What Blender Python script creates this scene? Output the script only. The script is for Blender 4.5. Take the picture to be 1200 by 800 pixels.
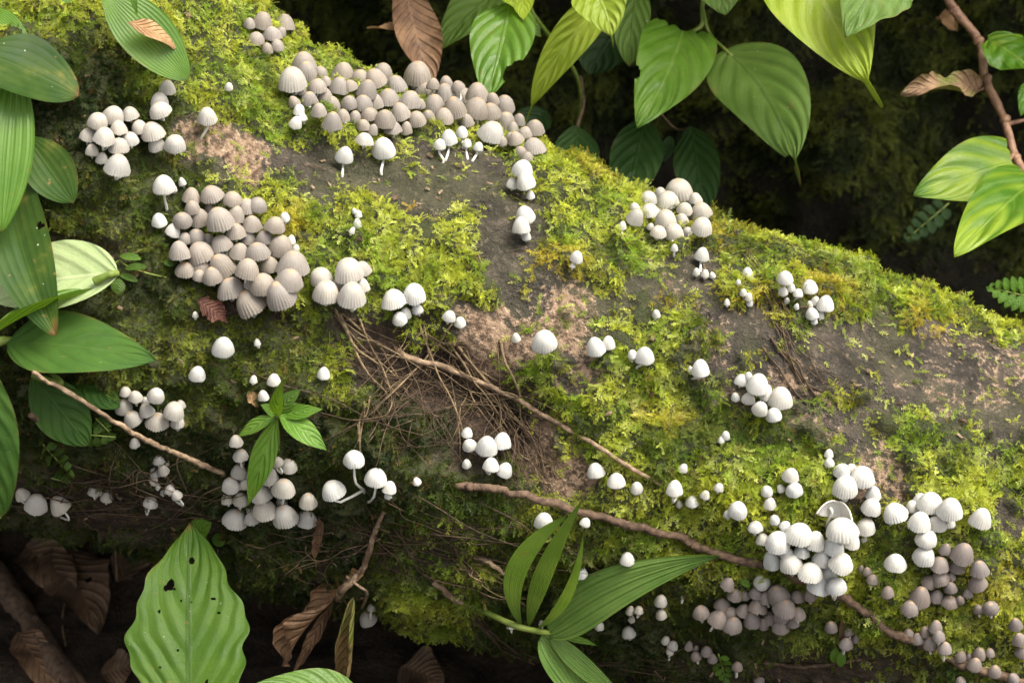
import bpy, math, random
import numpy as np
from mathutils import Vector, Matrix, Euler
from mathutils.bvhtree import BVHTree

random.seed(7); RNG = np.random.default_rng(7)
R = math.radians
for o in list(bpy.data.objects): bpy.data.objects.remove(o)
S = bpy.context.scene
COL = S.collection

# ---------------------------------------------------------------- camera, world, sun, exposure
PITCH = R(33.0)
FPX = 2555.0                                   # focal length in photograph pixels (1200 wide)
rv = Vector((1, 0, 0)); fv = Vector((0, math.cos(PITCH), -math.sin(PITCH))); uv = Vector((0, math.sin(PITCH), math.cos(PITCH)))
LOG_O = Vector((0, 0, 0.19))                   # a point on the log's axis, seen at pixel (600, 458)
CAM = LOG_O - fv * 1.24 + uv * 0.028
cd = bpy.data.cameras.new('camera'); cam = bpy.data.objects.new('camera', cd); COL.objects.link(cam)
cam.matrix_world = Matrix(((rv.x, uv.x, -fv.x, CAM.x), (rv.y, uv.y, -fv.y, CAM.y), (rv.z, uv.z, -fv.z, CAM.z), (0, 0, 0, 1)))
cd.sensor_width = 36; cd.lens = FPX * 36 / 1200; cd.clip_start = 0.02; cd.clip_end = 200
cd.dof.use_dof = True; cd.dof.focus_distance = 1.14; cd.dof.aperture_fstop = 13
S.camera = cam

SUN_EL, SUN_AZ = R(64), R(100)                  # azimuth from +Y (away from the camera) towards +X
w = bpy.data.worlds.new('World'); S.world = w; w.use_nodes = True
nt = w.node_tree; bgn = nt.nodes['Background']
sky = nt.nodes.new('ShaderNodeTexSky'); sky.sky_type = 'NISHITA'; sky.sun_disc = False
sky.sun_elevation = SUN_EL; sky.sun_rotation = SUN_AZ; sky.air_density = 1.0; sky.dust_density = 6.0; sky.ozone_density = 0.4
hsv = nt.nodes.new('ShaderNodeHueSaturation'); hsv.inputs['Saturation'].default_value = 0.15   # cloud-veiled, nearly grey sky
nt.links.new(sky.outputs[0], hsv.inputs['Color']); nt.links.new(hsv.outputs[0], bgn.inputs[0]); bgn.inputs[1].default_value = 0.125
sl = bpy.data.lights.new('sun', 'SUN'); sun = bpy.data.objects.new('sun', sl); COL.objects.link(sun)
sl.energy = 1.5; sl.angle = R(36); sl.color = (1.0, 0.91, 0.75)
sd = Vector((math.sin(SUN_AZ) * math.cos(SUN_EL), math.cos(SUN_AZ) * math.cos(SUN_EL), math.sin(SUN_EL)))
sun.rotation_euler = sd.to_track_quat('Z', 'Y').to_euler(); sun.location = (0, 0, 3)
vs = S.view_settings; vs.view_transform = 'Standard'; vs.look = 'None'; vs.gamma = 1.0; vs.exposure = 1.55
try: vs.use_curve_mapping = False
except Exception: pass

# ---------------------------------------------------------------- helpers
def ray(px, py): return rv * ((px - 600) / FPX) + uv * ((400 - py) / FPX) + fv     # depth 1 along the view axis
def at(px, py, d): return CAM + ray(px, py) * d
def proj(P):                                   # (N,3) -> photo pixels, depth
    Q = P - np.array(CAM); d = Q @ np.array(fv)
    return 600 + FPX * (Q @ np.array(rv)) / d, 400 - FPX * (Q @ np.array(uv)) / d, d
def vnoise(P):
    P = np.asarray(P, float); I = np.floor(P).astype(np.int64); F = P - I; U = F * F * (3 - 2 * F)
    def h(a, b, c):
        n = (a * 374761393 + b * 668265263 + c * 1274126177) & 0xffffffff
        n = ((n ^ (n >> 13)) * 1274126177) & 0xffffffff
        n = ((n ^ (n >> 16)) * 2246822519) & 0xffffffff
        return ((n ^ (n >> 15)) & 0xffffff) / float(0xffffff)
    x, y, z = I[:, 0], I[:, 1], I[:, 2]; u, v, t = U[:, 0], U[:, 1], U[:, 2]
    def L(a, b, k): return a + (b - a) * k
    return L(L(L(h(x, y, z), h(x+1, y, z), u), L(h(x, y+1, z), h(x+1, y+1, z), u), v),
             L(L(h(x, y, z+1), h(x+1, y, z+1), u), L(h(x, y+1, z+1), h(x+1, y+1, z+1), u), v), t)
def fbm(P, f, octv=4, gain=.5):
    P = np.asarray(P, float) * f; s = np.zeros(len(P)); a = 1.; t = 0.
    for i in range(octv):
        s += a * vnoise(P + 17.3 * i); t += a; a *= gain; P = P * 2.03
    return s / t
def smooth(a, b, x):
    t = np.clip((x - a) / (b - a), 0, 1); return t * t * (3 - 2 * t)

def link(o, parent=None):
    COL.objects.link(o)
    if parent is not None: o.parent = parent
    return o
def mesh(name, V, F, mats=(), smooth_=True):
    m = bpy.data.meshes.new(name); m.from_pydata([tuple(v) for v in V], [], [tuple(f) for f in F])
    for k in (mats if isinstance(mats, (list, tuple)) else [mats]): m.materials.append(k)
    if smooth_: m.polygons.foreach_set('use_smooth', [True] * len(m.polygons))
    m.update(); return m
def obj(name, V, F, mats, parent=None, smooth_=True):
    return link(bpy.data.objects.new(name, mesh(name, V, F, mats, smooth_)), parent)
def tag(o, label=None, cat=None, group=None, kind=None):
    for k, v in (('label', label), ('category', cat), ('group', group), ('kind', kind)):
        if v: o[k] = v
    return o
def empty(name, loc, label, cat, group=None):
    o = bpy.data.objects.new(name, None); o.location = loc; o.empty_display_size = .01; link(o); return tag(o, label, cat, group)
def child(name, V, F, mats, parent, smooth_=True):   # vertices in world space -> local to the parent empty
    p = parent
    off = np.zeros(3)
    while p is not None: off += np.array(p.location); p = p.parent
    return obj(name, np.asarray(V) - off, F, mats, parent, smooth_)
def resample(pts, n):                          # Catmull-Rom
    P = [Vector(p) for p in pts]; P = [P[0] * 2 - P[1]] + P + [P[-1] * 2 - P[-2]]; out = []
    m = len(P) - 3
    for k in range(n):
        t = k / (n - 1) * m; i = min(int(t), m - 1); t -= i; a, b, c, d = P[i:i + 4]
        out.append(.5 * ((2 * b) + (c - a) * t + (2 * a - 5 * b + 4 * c - d) * t * t + (3 * b - a - 3 * c + d) * t ** 3))
    return out
def tube(pts, radii, sides=7, cap=True):
    n = len(pts); V = []; F = []
    t0 = (pts[1] - pts[0]).normalized(); nrm = t0.orthogonal().normalized()
    for i, p in enumerate(pts):
        t = (pts[min(i + 1, n - 1)] - pts[max(i - 1, 0)])
        t = t.normalized() if t.length > 1e-9 else t0
        nrm = (nrm - t * nrm.dot(t)).normalized(); b = t.cross(nrm)
        r = radii[i] if hasattr(radii, '__len__') else radii
        for k in range(sides):
            a = 2 * math.pi * k / sides; V.append(p + (nrm * math.cos(a) + b * math.sin(a)) * r)
    for i in range(n - 1):
        for k in range(sides):
            k2 = (k + 1) % sides; F.append((i * sides + k, i * sides + k2, (i + 1) * sides + k2, (i + 1) * sides + k))
    if cap:
        F.append(tuple(range(sides))[::-1]); F.append(tuple(range((n - 1) * sides, n * sides)))
    return V, F

# ---------------------------------------------------------------- materials
def newmat(name):
    m = bpy.data.materials.new(name); m.use_nodes = True; n = m.node_tree
    for x in list(n.nodes): n.nodes.remove(x)
    return m, n
class NB:                                      # small node builder
    def __init__(s, nt): s.t = nt
    def n(s, typ, **kw):
        x = s.t.nodes.new(typ)
        for k, v in kw.items(): setattr(x, k, v)
        return x
    def set(s, sock, v):
        if isinstance(v, bpy.types.NodeSocket): s.t.links.new(v, sock)
        else: sock.default_value = v
    def math(s, op, a, b=0., c=0., clamp=False):
        x = s.n('ShaderNodeMath', operation=op, use_clamp=clamp)
        s.set(x.inputs[0], a); s.set(x.inputs[1], b); s.set(x.inputs[2], c); return x.outputs[0]
    def mix(s, f, a, b, mode='MIX'):
        x = s.n('ShaderNodeMix', data_type='RGBA', blend_type=mode); s.set(x.inputs[0], f)
        for i, v in ((6, a), (7, b)):
            s.set(x.inputs[i], v if isinstance(v, bpy.types.NodeSocket) else tuple(v) + (1,) if len(v) == 3 else v)
        return x.outputs[2]
    def ss(s, v, a, b, lo=0., hi=1.):
        x = s.n('ShaderNodeMapRange', interpolation_type='SMOOTHSTEP'); s.set(x.inputs[0], v)
        for i, k in ((1, a), (2, b), (3, lo), (4, hi)): s.set(x.inputs[i], k)
        return x.outputs[0]
    def noise(s, co, scale, detail=4., rough=.55, col=False):
        x = s.n('ShaderNodeTexNoise'); s.set(x.inputs['Vector'], co); x.inputs['Scale'].default_value = scale
        x.inputs['Detail'].default_value = detail; x.inputs['Roughness'].default_value = rough
        return x.outputs[1 if col else 0]
    def voro(s, co, scale, feat='F1', rnd=1.):
        x = s.n('ShaderNodeTexVoronoi', feature=feat); s.set(x.inputs['Vector'], co); x.inputs['Scale'].default_value = scale
        x.inputs['Randomness'].default_value = rnd; return x.outputs[0]
    def attr(s, name, typ='GEOMETRY'):
        return s.n('ShaderNodeAttribute', attribute_name=name, attribute_type=typ)
    def bump(s, h, strength, dist):
        x = s.n('ShaderNodeBump'); x.inputs['Strength'].default_value = strength; x.inputs['Distance'].default_value = dist
        s.set(x.inputs['Height'], h); return x.outputs[0]
    def bsdf(s, color, rough=.6, normal=None, spec=.4, sss=0., **kw):
        x = s.n('ShaderNodeBsdfPrincipled'); s.set(x.inputs['Base Color'], color if isinstance(color, bpy.types.NodeSocket) else tuple(color) + (1,))
        s.set(x.inputs['Roughness'], rough); x.inputs['Specular IOR Level'].default_value = spec
        if normal is not None: s.set(x.inputs['Normal'], normal)
        if sss:
            x.inputs['Subsurface Weight'].default_value = sss; x.inputs['Subsurface Radius'].default_value = (1, .85, .7); x.inputs['Subsurface Scale'].default_value = .0025
        return x.outputs[0]
    def mixs(s, f, a, b):
        x = s.n('ShaderNodeMixShader'); s.set(x.inputs[0], f); s.set(x.inputs[1], a); s.set(x.inputs[2], b); return x.outputs[0]
    def trans(s, color, normal=None):
        x = s.n('ShaderNodeBsdfTranslucent'); s.set(x.inputs[0], color)
        if normal is not None: s.set(x.inputs['Normal'], normal)
        return x.outputs[0]
    def out(s, sh): s.t.links.new(sh, s.n('ShaderNodeOutputMaterial').inputs[0])

def mat_bark():
    m, t = newmat('log_bark'); b = NB(t)
    co = b.n('ShaderNodeTexCoord').outputs['Object']
    a = b.attr('zone'); sep = b.n('ShaderNodeSeparateColor'); t.links.new(a.outputs['Color'], sep.inputs[0])
    mo, tan, soil = sep.outputs[0], sep.outputs[1], sep.outputs[2]
    n1 = b.noise(co, 60, 6, .65); n2 = b.noise(co, 260, 5, .7); n3 = b.noise(co, 18, 3); n4 = b.noise(co, 520, 3, .7)
    dark = b.mix(b.ss(n1, .35, .68), (.024, .019, .014), (.080, .064, .046))
    dark = b.mix(b.ss(n2, .52, .72, 0, .75), dark, (.20, .155, .11))
    dark = b.mix(b.ss(n3, .42, .64, 0, .42), dark, (.058, .064, .020))          # algae film
    tanc = b.mix(b.ss(n2, .38, .62), (.11, .066, .040), (.33, .225, .145))
    tanc = b.mix(b.ss(n4, .60, .72, 0, .8), tanc, (.50, .40, .30))
    f = b.math('ADD', tan, b.math('MULTIPLY', b.math('SUBTRACT', n2, .5), 2.2))
    f = b.math('ADD', f, b.math('MULTIPLY', b.math('SUBTRACT', n1, .5), 1.4))
    c = b.mix(b.ss(f, .38, .85), dark, tanc)
    so = b.mix(b.ss(n2, .35, .7), (.022, .013, .008), (.085, .052, .03))
    c = b.mix(soil, c, so)
    mc = b.mix(n2, (.018, .024, .006), (.055, .065, .012))
    c = b.mix(b.math('MULTIPLY', mo, .85), c, mc)
    h = b.math('ADD', b.math('MULTIPLY', n2, .6), b.math('MULTIPLY', n1, .8))
    h = b.math('ADD', h, b.math('MULTIPLY', n4, .35))
    b.out(b.bsdf(c, b.ss(n1, .3, .7, .55, .85), b.bump(h, 1.0, .0045), .35)); return m
def mat_soil(name, c0, c1, sc=50):
    m, t = newmat(name); b = NB(t); co = b.n('ShaderNodeTexCoord').outputs['Object']
    n1 = b.noise(co, sc, 6, .65); n2 = b.noise(co, sc * 5, 4, .7)
    c = b.mix(b.ss(n1, .3, .7), c0, c1); c = b.mix(b.ss(n2, .55, .75, 0, .6), c, tuple(x * 2.2 for x in c1))
    b.out(b.bsdf(c, .9, b.bump(b.math('ADD', n1, n2), 1., .006), .2)); return m
def mat_moss(name):
    m, t = newmat(name); b = NB(t)
    col = b.attr('mcol', 'INSTANCER').outputs['Color']; tip = b.attr('tip').outputs['Fac']
    c = b.mix(tip, b.mix(1., col, (.55, .6, .5), 'MULTIPLY'), b.mix(1., col, (1.35, 1.3, 1.2), 'MULTIPLY'))
    b.out(b.mixs(.38, b.bsdf(c, .55, None, .3), b.trans(b.mix(1., c, (1.25, 1.2, .6), 'MULTIPLY')))); return m
def mat_cap(tiny=False):
    m, t = newmat('tiny_mushroom_cap' if tiny else 'mushroom_cap'); b = NB(t)
    oi = b.n('ShaderNodeObjectInfo'); t_ = b.attr('ct').outputs['Fac']; rib = b.attr('rib').outputs['Fac']
    co = b.n('ShaderNodeTexCoord').outputs['Object']
    rn = b.n('ShaderNodeVectorMath', operation='ADD'); t.links.new(co, rn.inputs[0])
    cv = b.n('ShaderNodeCombineXYZ'); 
    for i in range(3): b.set(cv.inputs[i], b.math('MULTIPLY', oi.outputs['Random'], 31. + i * 7))
    t.links.new(cv.outputs[0], rn.inputs[1]); co = rn.outputs[0]
    c = b.attr('tc').outputs['Color'] if tiny else oi.outputs['Color']
    n = b.noise(co, 3.0, 4, .6); n2 = b.noise(co, 26, 2, .6)
    c = b.mix(b.ss(n, .35, .7, 0, .22), c, b.mix(1., c, (.74, .66, .58), 'MULTIPLY'))
    c = b.mix(b.math('MULTIPLY', rib, .26), c, b.mix(1., c, (.55, .5, .46), 'MULTIPLY'))      # darker in the furrows
    apex = b.math('MULTIPLY', b.ss(t_, .26, .02), oi.outputs['Alpha'])
    c = b.mix(b.math('MULTIPLY', apex, .8), c, (.52, .32, .16))
    c = b.mix(b.math('MULTIPLY', b.ss(t_, .88, 1., 0, .35), 1.), c, b.mix(1., c, (1.22, 1.22, 1.22), 'MULTIPLY'))
    c = b.mix(b.ss(n2, .64, .76, 0, .38), c, (.24, .165, .105))
    h = b.math('ADD', b.math('MULTIPLY', b.noise(co, 40, 3), .4), b.noise(co, 9, 3))
    sh = b.bsdf(c, .62, b.bump(h, .35, .0006), .3, .25)
    b.out(b.mixs(.10, sh, b.trans(c))); return m
def mat_plain(name, c0, c1, sc=300, rough=.7, bump=.0006, trans=0., spec=.3, sss=0.):
    m, t = newmat(name); b = NB(t); co = b.n('ShaderNodeTexCoord').outputs['Object']; oi = b.n('ShaderNodeObjectInfo')
    n1 = b.noise(co, sc, 4, .6); n2 = b.noise(co, sc * .2, 3)
    c = b.mix(b.ss(b.math('ADD', b.math('MULTIPLY', n1, .6), b.math('MULTIPLY', n2, .4)), .35, .66), c0, c1)
    sh = b.bsdf(c, rough, b.bump(n1, .9, bump), spec, sss)
    if trans: sh = b.mixs(trans, sh, b.trans(c))
    b.out(sh); return m
def mat_leaf(name, base, light, vein, veins=8., slant=.55, kind='pinnate', rough=.38, trans=.32, tcol=None, veinamt=.5, mottled=0., spots=.3, var=None, bumpd=.0012, spec=.45):
    m, t = newmat(name); b = NB(t)
    uvn = b.n('ShaderNodeUVMap'); sep = b.n('ShaderNodeSeparateXYZ'); t.links.new(uvn.outputs[0], sep.inputs[0]); u, v = sep.outputs[0], sep.outputs[1]
    co = b.n('ShaderNodeTexCoord').outputs['Object']; oi = b.n('ShaderNodeObjectInfo')
    a = b.math('MULTIPLY', b.math('ABSOLUTE', b.math('SUBTRACT', v, .5)), 2.)
    mid = b.ss(a, .07, .015)
    wob = b.math('MULTIPLY', b.noise(co, 60, 2), .25)
    if kind == 'pinnate':
        ph = b.math('ADD', b.math('MULTIPLY', b.math('SUBTRACT', u, b.math('MULTIPLY', b.math('POWER', a, 1.25), slant * .45)), veins), wob)
    else:
        ph = b.math('ADD', b.math('MULTIPLY', a, veins), b.math('MULTIPLY', wob, .3))
    fr = b.math('ABSOLUTE', b.math('SUBTRACT', b.math('FRACT', ph), .5))        # .5 at a vein
    lat = b.ss(fr, .42, .5)
    if kind == 'pinnate':
        vo = b.voro(co, 330, 'DISTANCE_TO_EDGE'); net = b.ss(vo, .10, .0)
    else:
        net = b.ss(b.math('ABSOLUTE', b.math('SUBTRACT', b.math('FRACT', b.math('MULTIPLY', a, veins * 4)), .5)), .3, .5)
    n1 = b.noise(co, 45, 4, .6); n2 = b.noise(co, 420, 3, .6); n3 = b.noise(co, 14, 2)
    c = b.mix(b.ss(n1, .3, .72), base, light)
    c = b.mix(b.ss(fr, .05, .45, 0, .14), c, tuple(x * .62 for x in base))
    if var: c = b.mix(b.ss(b.math('ADD', n3, b.math('MULTIPLY', b.math('SUBTRACT', .5, fr), .25)), .52, .70, 0, .8), c, var)
    vm = b.math('MAXIMUM', mid, b.math('MULTIPLY', lat, .7)); vm = b.math('MAXIMUM', vm, b.math('MULTIPLY', net, .16))
    c = b.mix(b.math('MULTIPLY', vm, veinamt), c, vein)
    if mottled: c = b.mix(b.ss(n1, .55, .7, 0, mottled), c, (.16, .15, .03))
    c = b.mix(b.ss(b.noise(co, 150, 2), .68, .74, 0, spots), c, (.20, .13, .04))
    c = b.mix(b.ss(b.noise(co, 500, 1), .76, .80, 0, spots), c, (.5, .52, .42))   # specks
    edge = b.ss(b.math('ADD', b.math('MAXIMUM', u, b.math('ADD', b.math('MULTIPLY', a, .5), .47)), b.math('MULTIPLY', b.math('SUBTRACT', n1, .5), .22)), .955, 1.01)
    c = b.mix(b.math('MULTIPLY', edge, .75 * min(1., spots * 2)), c, (.17, .085, .03))     # browned tips and margins
    br = b.ss(oi.outputs['Random'], 0, 1, .88, 1.12); hs = b.n('ShaderNodeHueSaturation'); b.set(hs.inputs['Value'], br); b.set(hs.inputs['Color'], c); c = hs.outputs[0]
    h = b.math('SUBTRACT', b.math('MULTIPLY', b.ss(fr, .5, .1), .8), b.math('MULTIPLY', mid, .5)); h = b.math('ADD', h, b.math('MULTIPLY', n2, .10)); h = b.math('SUBTRACT', h, b.math('MULTIPLY', net, .10)); h = b.math('ADD', h, b.math('MULTIPLY', n1, .5))
    nb = b.bump(h, .6, bumpd)
    sh = b.bsdf(c, b.ss(n1, .2, .8, rough - .08, rough + .14), nb, spec)
    tc = b.mix(1., c, tcol or (1.9, 1.7, .5), 'MULTIPLY')
    b.out(b.mixs(trans, sh, b.trans(tc, nb))); return m
def mat_dead(name, c0, c1, trans=.15, green=0.):
    m, t = newmat(name); b = NB(t); co = b.n('ShaderNodeTexCoord').outputs['Object']
    uvn = b.n('ShaderNodeUVMap'); sep = b.n('ShaderNodeSeparateXYZ'); t.links.new(uvn.outputs[0], sep.inputs[0]); u, v = sep.outputs[0], sep.outputs[1]
    a = b.math('MULTIPLY', b.math('ABSOLUTE', b.math('SUBTRACT', v, .5)), 2.)
    fr = b.math('ABSOLUTE', b.math('SUBTRACT', b.math('FRACT', b.math('MULTIPLY', b.math('SUBTRACT', u, b.math('MULTIPLY', a, .25)), 9.)), .5))
    n1 = b.noise(co, 55, 5, .65); n2 = b.noise(co, 300, 4, .65)
    c = b.mix(b.ss(n1, .3, .7), c0, c1); c = b.mix(b.ss(n2, .55, .75, 0, .5), c, tuple(x * .35 for x in c0))
    c = b.mix(b.math('MULTIPLY', b.math('MAXIMUM', b.ss(fr, .44, .5), b.ss(a, .08, .02)), .2), c, tuple(min(1, x * 1.5) for x in c1))
    if green: c = b.mix(b.ss(b.noise(co, 35, 3), .5 - green * .1, .62, 0, .9), c, (.14, .17, .025))
    h = b.math('ADD', n1, b.math('MULTIPLY', b.ss(fr, .5, .2), .5)); h = b.math('ADD', h, b.math('MULTIPLY', n2, .4))
    b.out(b.mixs(trans, b.bsdf(c, .6, b.bump(h, .8, .002), .35), b.trans(b.mix(1., c, (1.4, 1.1, .7), 'MULTIPLY')))); return m

M_BARK = mat_bark(); M_CAP = mat_cap(); M_TCAP = mat_cap(True)
M_GILL = mat_plain('mushroom_gills', (.10, .08, .07), (.2, .17, .15), 900, .8)
M_STEM = mat_plain('mushroom_stem', (.60, .58, .50), (.78, .77, .70), 500, .5, .0003, .15, .35, .2)
M_SOIL = mat_soil('dark_forest_soil', (.016, .011, .007), (.05, .033, .02))
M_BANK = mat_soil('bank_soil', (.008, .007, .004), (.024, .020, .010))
M_MOSS = mat_moss('moss_shoot')
M_ROOT = mat_plain('root_bark', (.09, .055, .032), (.34, .24, .15), 260, .8, .0015)
M_ROOTD = mat_plain('dark_root_bark', (.045, .028, .018), (.15, .095, .06), 260, .85, .0015)
M_FINE = mat_plain('fine_root', (.07, .046, .026), (.24, .17, .09), 400, .8)
M_FINED = mat_plain('dark_fine_root', (.03, .02, .013), (.10, .065, .035), 400, .85)
M_VINE = mat_plain('vine_stem', (.13, .06, .035), (.30, .17, .10), 200, .55, .001, 0, .45)
M_STALK = mat_plain('green_stalk', (.10, .15, .02), (.22, .27, .06), 120, .45, .0004, .15)

# ---------------------------------------------------------------- zones of the log, in photograph pixels
def ell(X, Y, e):
    cx, cy, rx, ry, rot = e[:5]; c, s = math.cos(R(rot)), math.sin(R(rot)); dx, dy = X - cx, Y - cy
    return np.sqrt(((dx * c + dy * s) / rx) ** 2 + ((-dx * s + dy * c) / ry) ** 2)
def blobs(X, Y, L, soft=.55):
    o = np.zeros_like(X)
    for e in L: o = np.maximum(o, e[5] * (1 - smooth(1 - soft, 1 + soft, ell(X, Y, e))))
    return o
BARE = [(420, 215, 190, 36, 8, 1.0), (285, 185, 62, 26, 15, .95), (590, 275, 42, 75, -15, .95), (535, 200, 90, 28, 12, .75),
        (600, 410, 85, 36, 14, .95), (640, 350, 55, 45, 20, .8), (690, 440, 72, 40, 25, .95), (640, 520, 38, 62, -28, .95),
        (790, 325, 62, 34, 25, .8), (700, 370, 50, 30, 20, .7), (900, 400, 80, 30, 15, .75), (1065, 450, 165, 62, 14, 1.0), (1165, 440, 95, 58, 22, 1.),
        (960, 480, 70, 42, 30, .8), (1035, 555, 50, 34, 20, .9), (1000, 378, 80, 20, 20, .85), (500, 440, 120, 52, 22, .85), (575, 500, 60, 60, 30, .8),
        (470, 640, 130, 36, 18, .35), (110, 590, 170, 40, 10, .6), (350, 700, 120, 50, 30, .35), (300, 365, 60, 14, 10, .7), (1180, 590, 50, 20, 20, .6), (90, 290, 50, 26, 10, .75), (950, 780, 150, 30, 5, .55), (440, 355, 70, 18, 20, .5), (700, 335, 90, 36, 22, .55), (840, 420, 60, 50, 20, .5), (1120, 420, 140, 40, 20, 1.), (880, 470, 60, 40, 30, .55), (450, 230, 150, 26, 10, .9)]
FULL = [(450, 300, 100, 48, 8, .9), (330, 270, 60, 60, 10, .7), (690, 215, 120, 34, 22, .9), (760, 250, 170, 40, 20, .6), (780, 500, 130, 60, 15, .8), (1120, 360, 120, 26, 18, .9), (645, 440, 30, 36, 0, .7), (990, 465, 30, 22, 40, .7), (1110, 540, 60, 55, 10, .8), (720, 300, 60, 40, 10, .6)]
TAN = [(265, 180, 45, 20, 15, .9), (590, 420, 75, 36, 14, 1.), (650, 395, 70, 26, 12, .9), (660, 360, 50, 36, 20, .5), (650, 530, 42, 66, -28, .85), (705, 430, 50, 20, 20, .6), (470, 215, 60, 20, 10, .25), (465, 275, 20, 18, 0, .8),
       (1150, 430, 110, 34, 20, .4), (1090, 470, 80, 40, 15, .32), (1030, 555, 46, 30, 20, .7), (935, 510, 40, 30, 30, .6), (870, 480, 60, 40, 20, .45), (930, 445, 50, 30, 20, .55), (830, 400, 40, 40, 0, .4), (790, 320, 40, 26, 20, .3)]
SOIL = [(490, 440, 120, 48, 22, .95), (580, 520, 45, 70, -25, .95), (110, 590, 190, 60, 8, .9), (470, 630, 120, 30, 15, .5), (350, 720, 110, 60, 25, .5), (300, 372, 60, 16, 10, .8), (95, 290, 60, 30, 10, .8), (960, 785, 180, 40, 5, .8), (680, 780, 160, 40, 8, .7), (240, 480, 40, 50, 0, .5), (170, 190, 60, 24, 0, .6)]
OCHRE = [(505, 232, 36, 22, 0, 1), (825, 262, 60, 16, 20, .7), (650, 320, 40, 26, 0, .8), (875, 380, 46, 40, 20, .8), (700, 190, 60, 14, 20, .6), (1090, 385, 24, 22, 0, .9), (970, 335, 40, 16, 15, .7), (780, 345, 26, 20, 0, .8), (1160, 680, 40, 40, 0, .5), (350, 265, 20, 20, 0, .6), (1040, 570, 30, 30, 0, .6), (1005, 455, 26, 26, 0, .5), (800, 500, 60, 14, 20, .5)]
SHADE_LINE = [(-200, 60), (150, 30), (235, 150), (300, 330), (380, 378), (480, 400), (590, 470), (640, 590), (740, 615), (880, 670), (1010, 690), (1300, 790)]  # lit-to-shaded line: moss below is painted darker, shade plus a darker green moss
def lit_tone(X, Y):
    ty = np.interp(X, [p[0] for p in SHADE_LINE], [p[1] for p in SHADE_LINE])
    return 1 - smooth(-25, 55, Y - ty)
def zones(P):
    X, Y, d = proj(P)
    j1 = (fbm(P, 55, 3) - .5) * 90; j2 = (fbm(P + 5.1, 55, 3) - .5) * 90; X2, Y2 = X + j1, Y + j2
    n = fbm(P + 9.7, 120, 3)
    moss = .92 - blobs(X2, Y2, BARE) + .9 * blobs(X2, Y2, FULL)
    moss = smooth(.40, .70, moss + (n - .5) * 1.2)
    tan = blobs(X2, Y2, TAN); soil = blobs(X2, Y2, SOIL)
    return X, Y, moss, tan, soil

# ---------------------------------------------------------------- the log
ax = Vector((1, -.15, -.302)).normalized()
e1 = (uv - ax * uv.dot(ax)).normalized()        # towards the top of the picture
e2 = ax.cross(e1).normalized()
if e2.dot(fv) > 0: e2 = -e2                     # towards the camera
LR = 0.130
def build_log():
    sA = np.concatenate([np.linspace(-.95, -.40, 40, endpoint=False), np.linspace(-.40, .40, 430, endpoint=False), np.linspace(.40, .95, 40)])
    tA = np.concatenate([np.linspace(-R(115), R(115), 300, endpoint=False), np.linspace(R(115), R(245), 40, endpoint=False)])   # 0 = to the camera, +90 = up in the picture
    ns, nt_ = len(sA), len(tA)
    s, t = np.meshgrid(sA, tA, indexing='ij'); s = s.ravel(); t = t.ravel()
    A, E1, E2, O = map(np.array, (ax, e1, e2, LOG_O))
    D = np.outer(np.cos(t), E2) + np.outer(np.sin(t), E1)
    r = LR * (1 + .05 * np.sin(2 * t + 4 * s) + .03 * np.sin(3 * t - 9 * s + 1))
    up = np.clip(np.sin(t), 0, 1)
    r = r * (1 + .55 * smooth(-.165, -.31, s) * up ** 1.6)                              # the butt flares upwards
    r = r * (1 + .10 * smooth(-.06, -.24, s) * np.clip(np.cos(t - R(15)), 0, 1))
    r = r * (1 - .05 * smooth(.05, .3, s) * up)
    r = r * (1 + .16 * smooth(.12, -.12, s) * np.clip(-np.sin(t), 0, 1))
    # a hollow under the edge of the bark where the fibrous roots hang
    ed = np.exp(-((s + .02 + .10 * np.sin(t)) / .05) ** 2) * np.exp(-((t + R(4)) / R(11)) ** 2); r = r - .016 * ed
    P = O + np.outer(s, A) + D * r[:, None]
    lum = fbm(P, 14, 3) - .5; med = fbm(P, 55, 4) - .5
    al = np.stack([s * 14, t * 13, r * 0], 1); fur = fbm(al, 1.0, 4) - .5               # furrows along the grain
    P = P + D * (lum * .020 + med * .009 + fur * .006)[:, None]
    X, Y, moss, tan, soil = zones(P)
    cush = fbm(P + 3.3, 90, 3)
    P = P + D * (moss * (.001 + .007 * smooth(.35, .7, cush)) - .005 * soil * fbm(P, 70, 3))[:, None]
    i = np.arange(ns - 1)[:, None]; k = np.arange(nt_)[None, :]; k2 = (k + 1) % nt_
    F = np.stack([(i * nt_ + k), (i * nt_ + k2), ((i + 1) * nt_ + k2), ((i + 1) * nt_ + k)], -1).reshape(-1, 4)
    ends = [tuple(range(nt_)), tuple(range((ns - 1) * nt_, ns * nt_))[::-1]]
    me = mesh('fallen_log', P, F.tolist() + ends, M_BARK)
    zc = np.stack([moss, tan, soil, np.ones_like(moss)], 1).astype(np.float32)
    at_ = me.color_attributes.new('zone', 'FLOAT_COLOR', 'POINT'); at_.data.foreach_set('color', zc.ravel())
    o = link(bpy.data.objects.new('fallen_log', me)); tag(o, 'thick fallen log with dark bark half covered in moss', 'log')
    return o, P, F
log, LP, LF = build_log()
BV = BVHTree.FromPolygons([Vector(p) for p in LP], LF.tolist())

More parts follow.
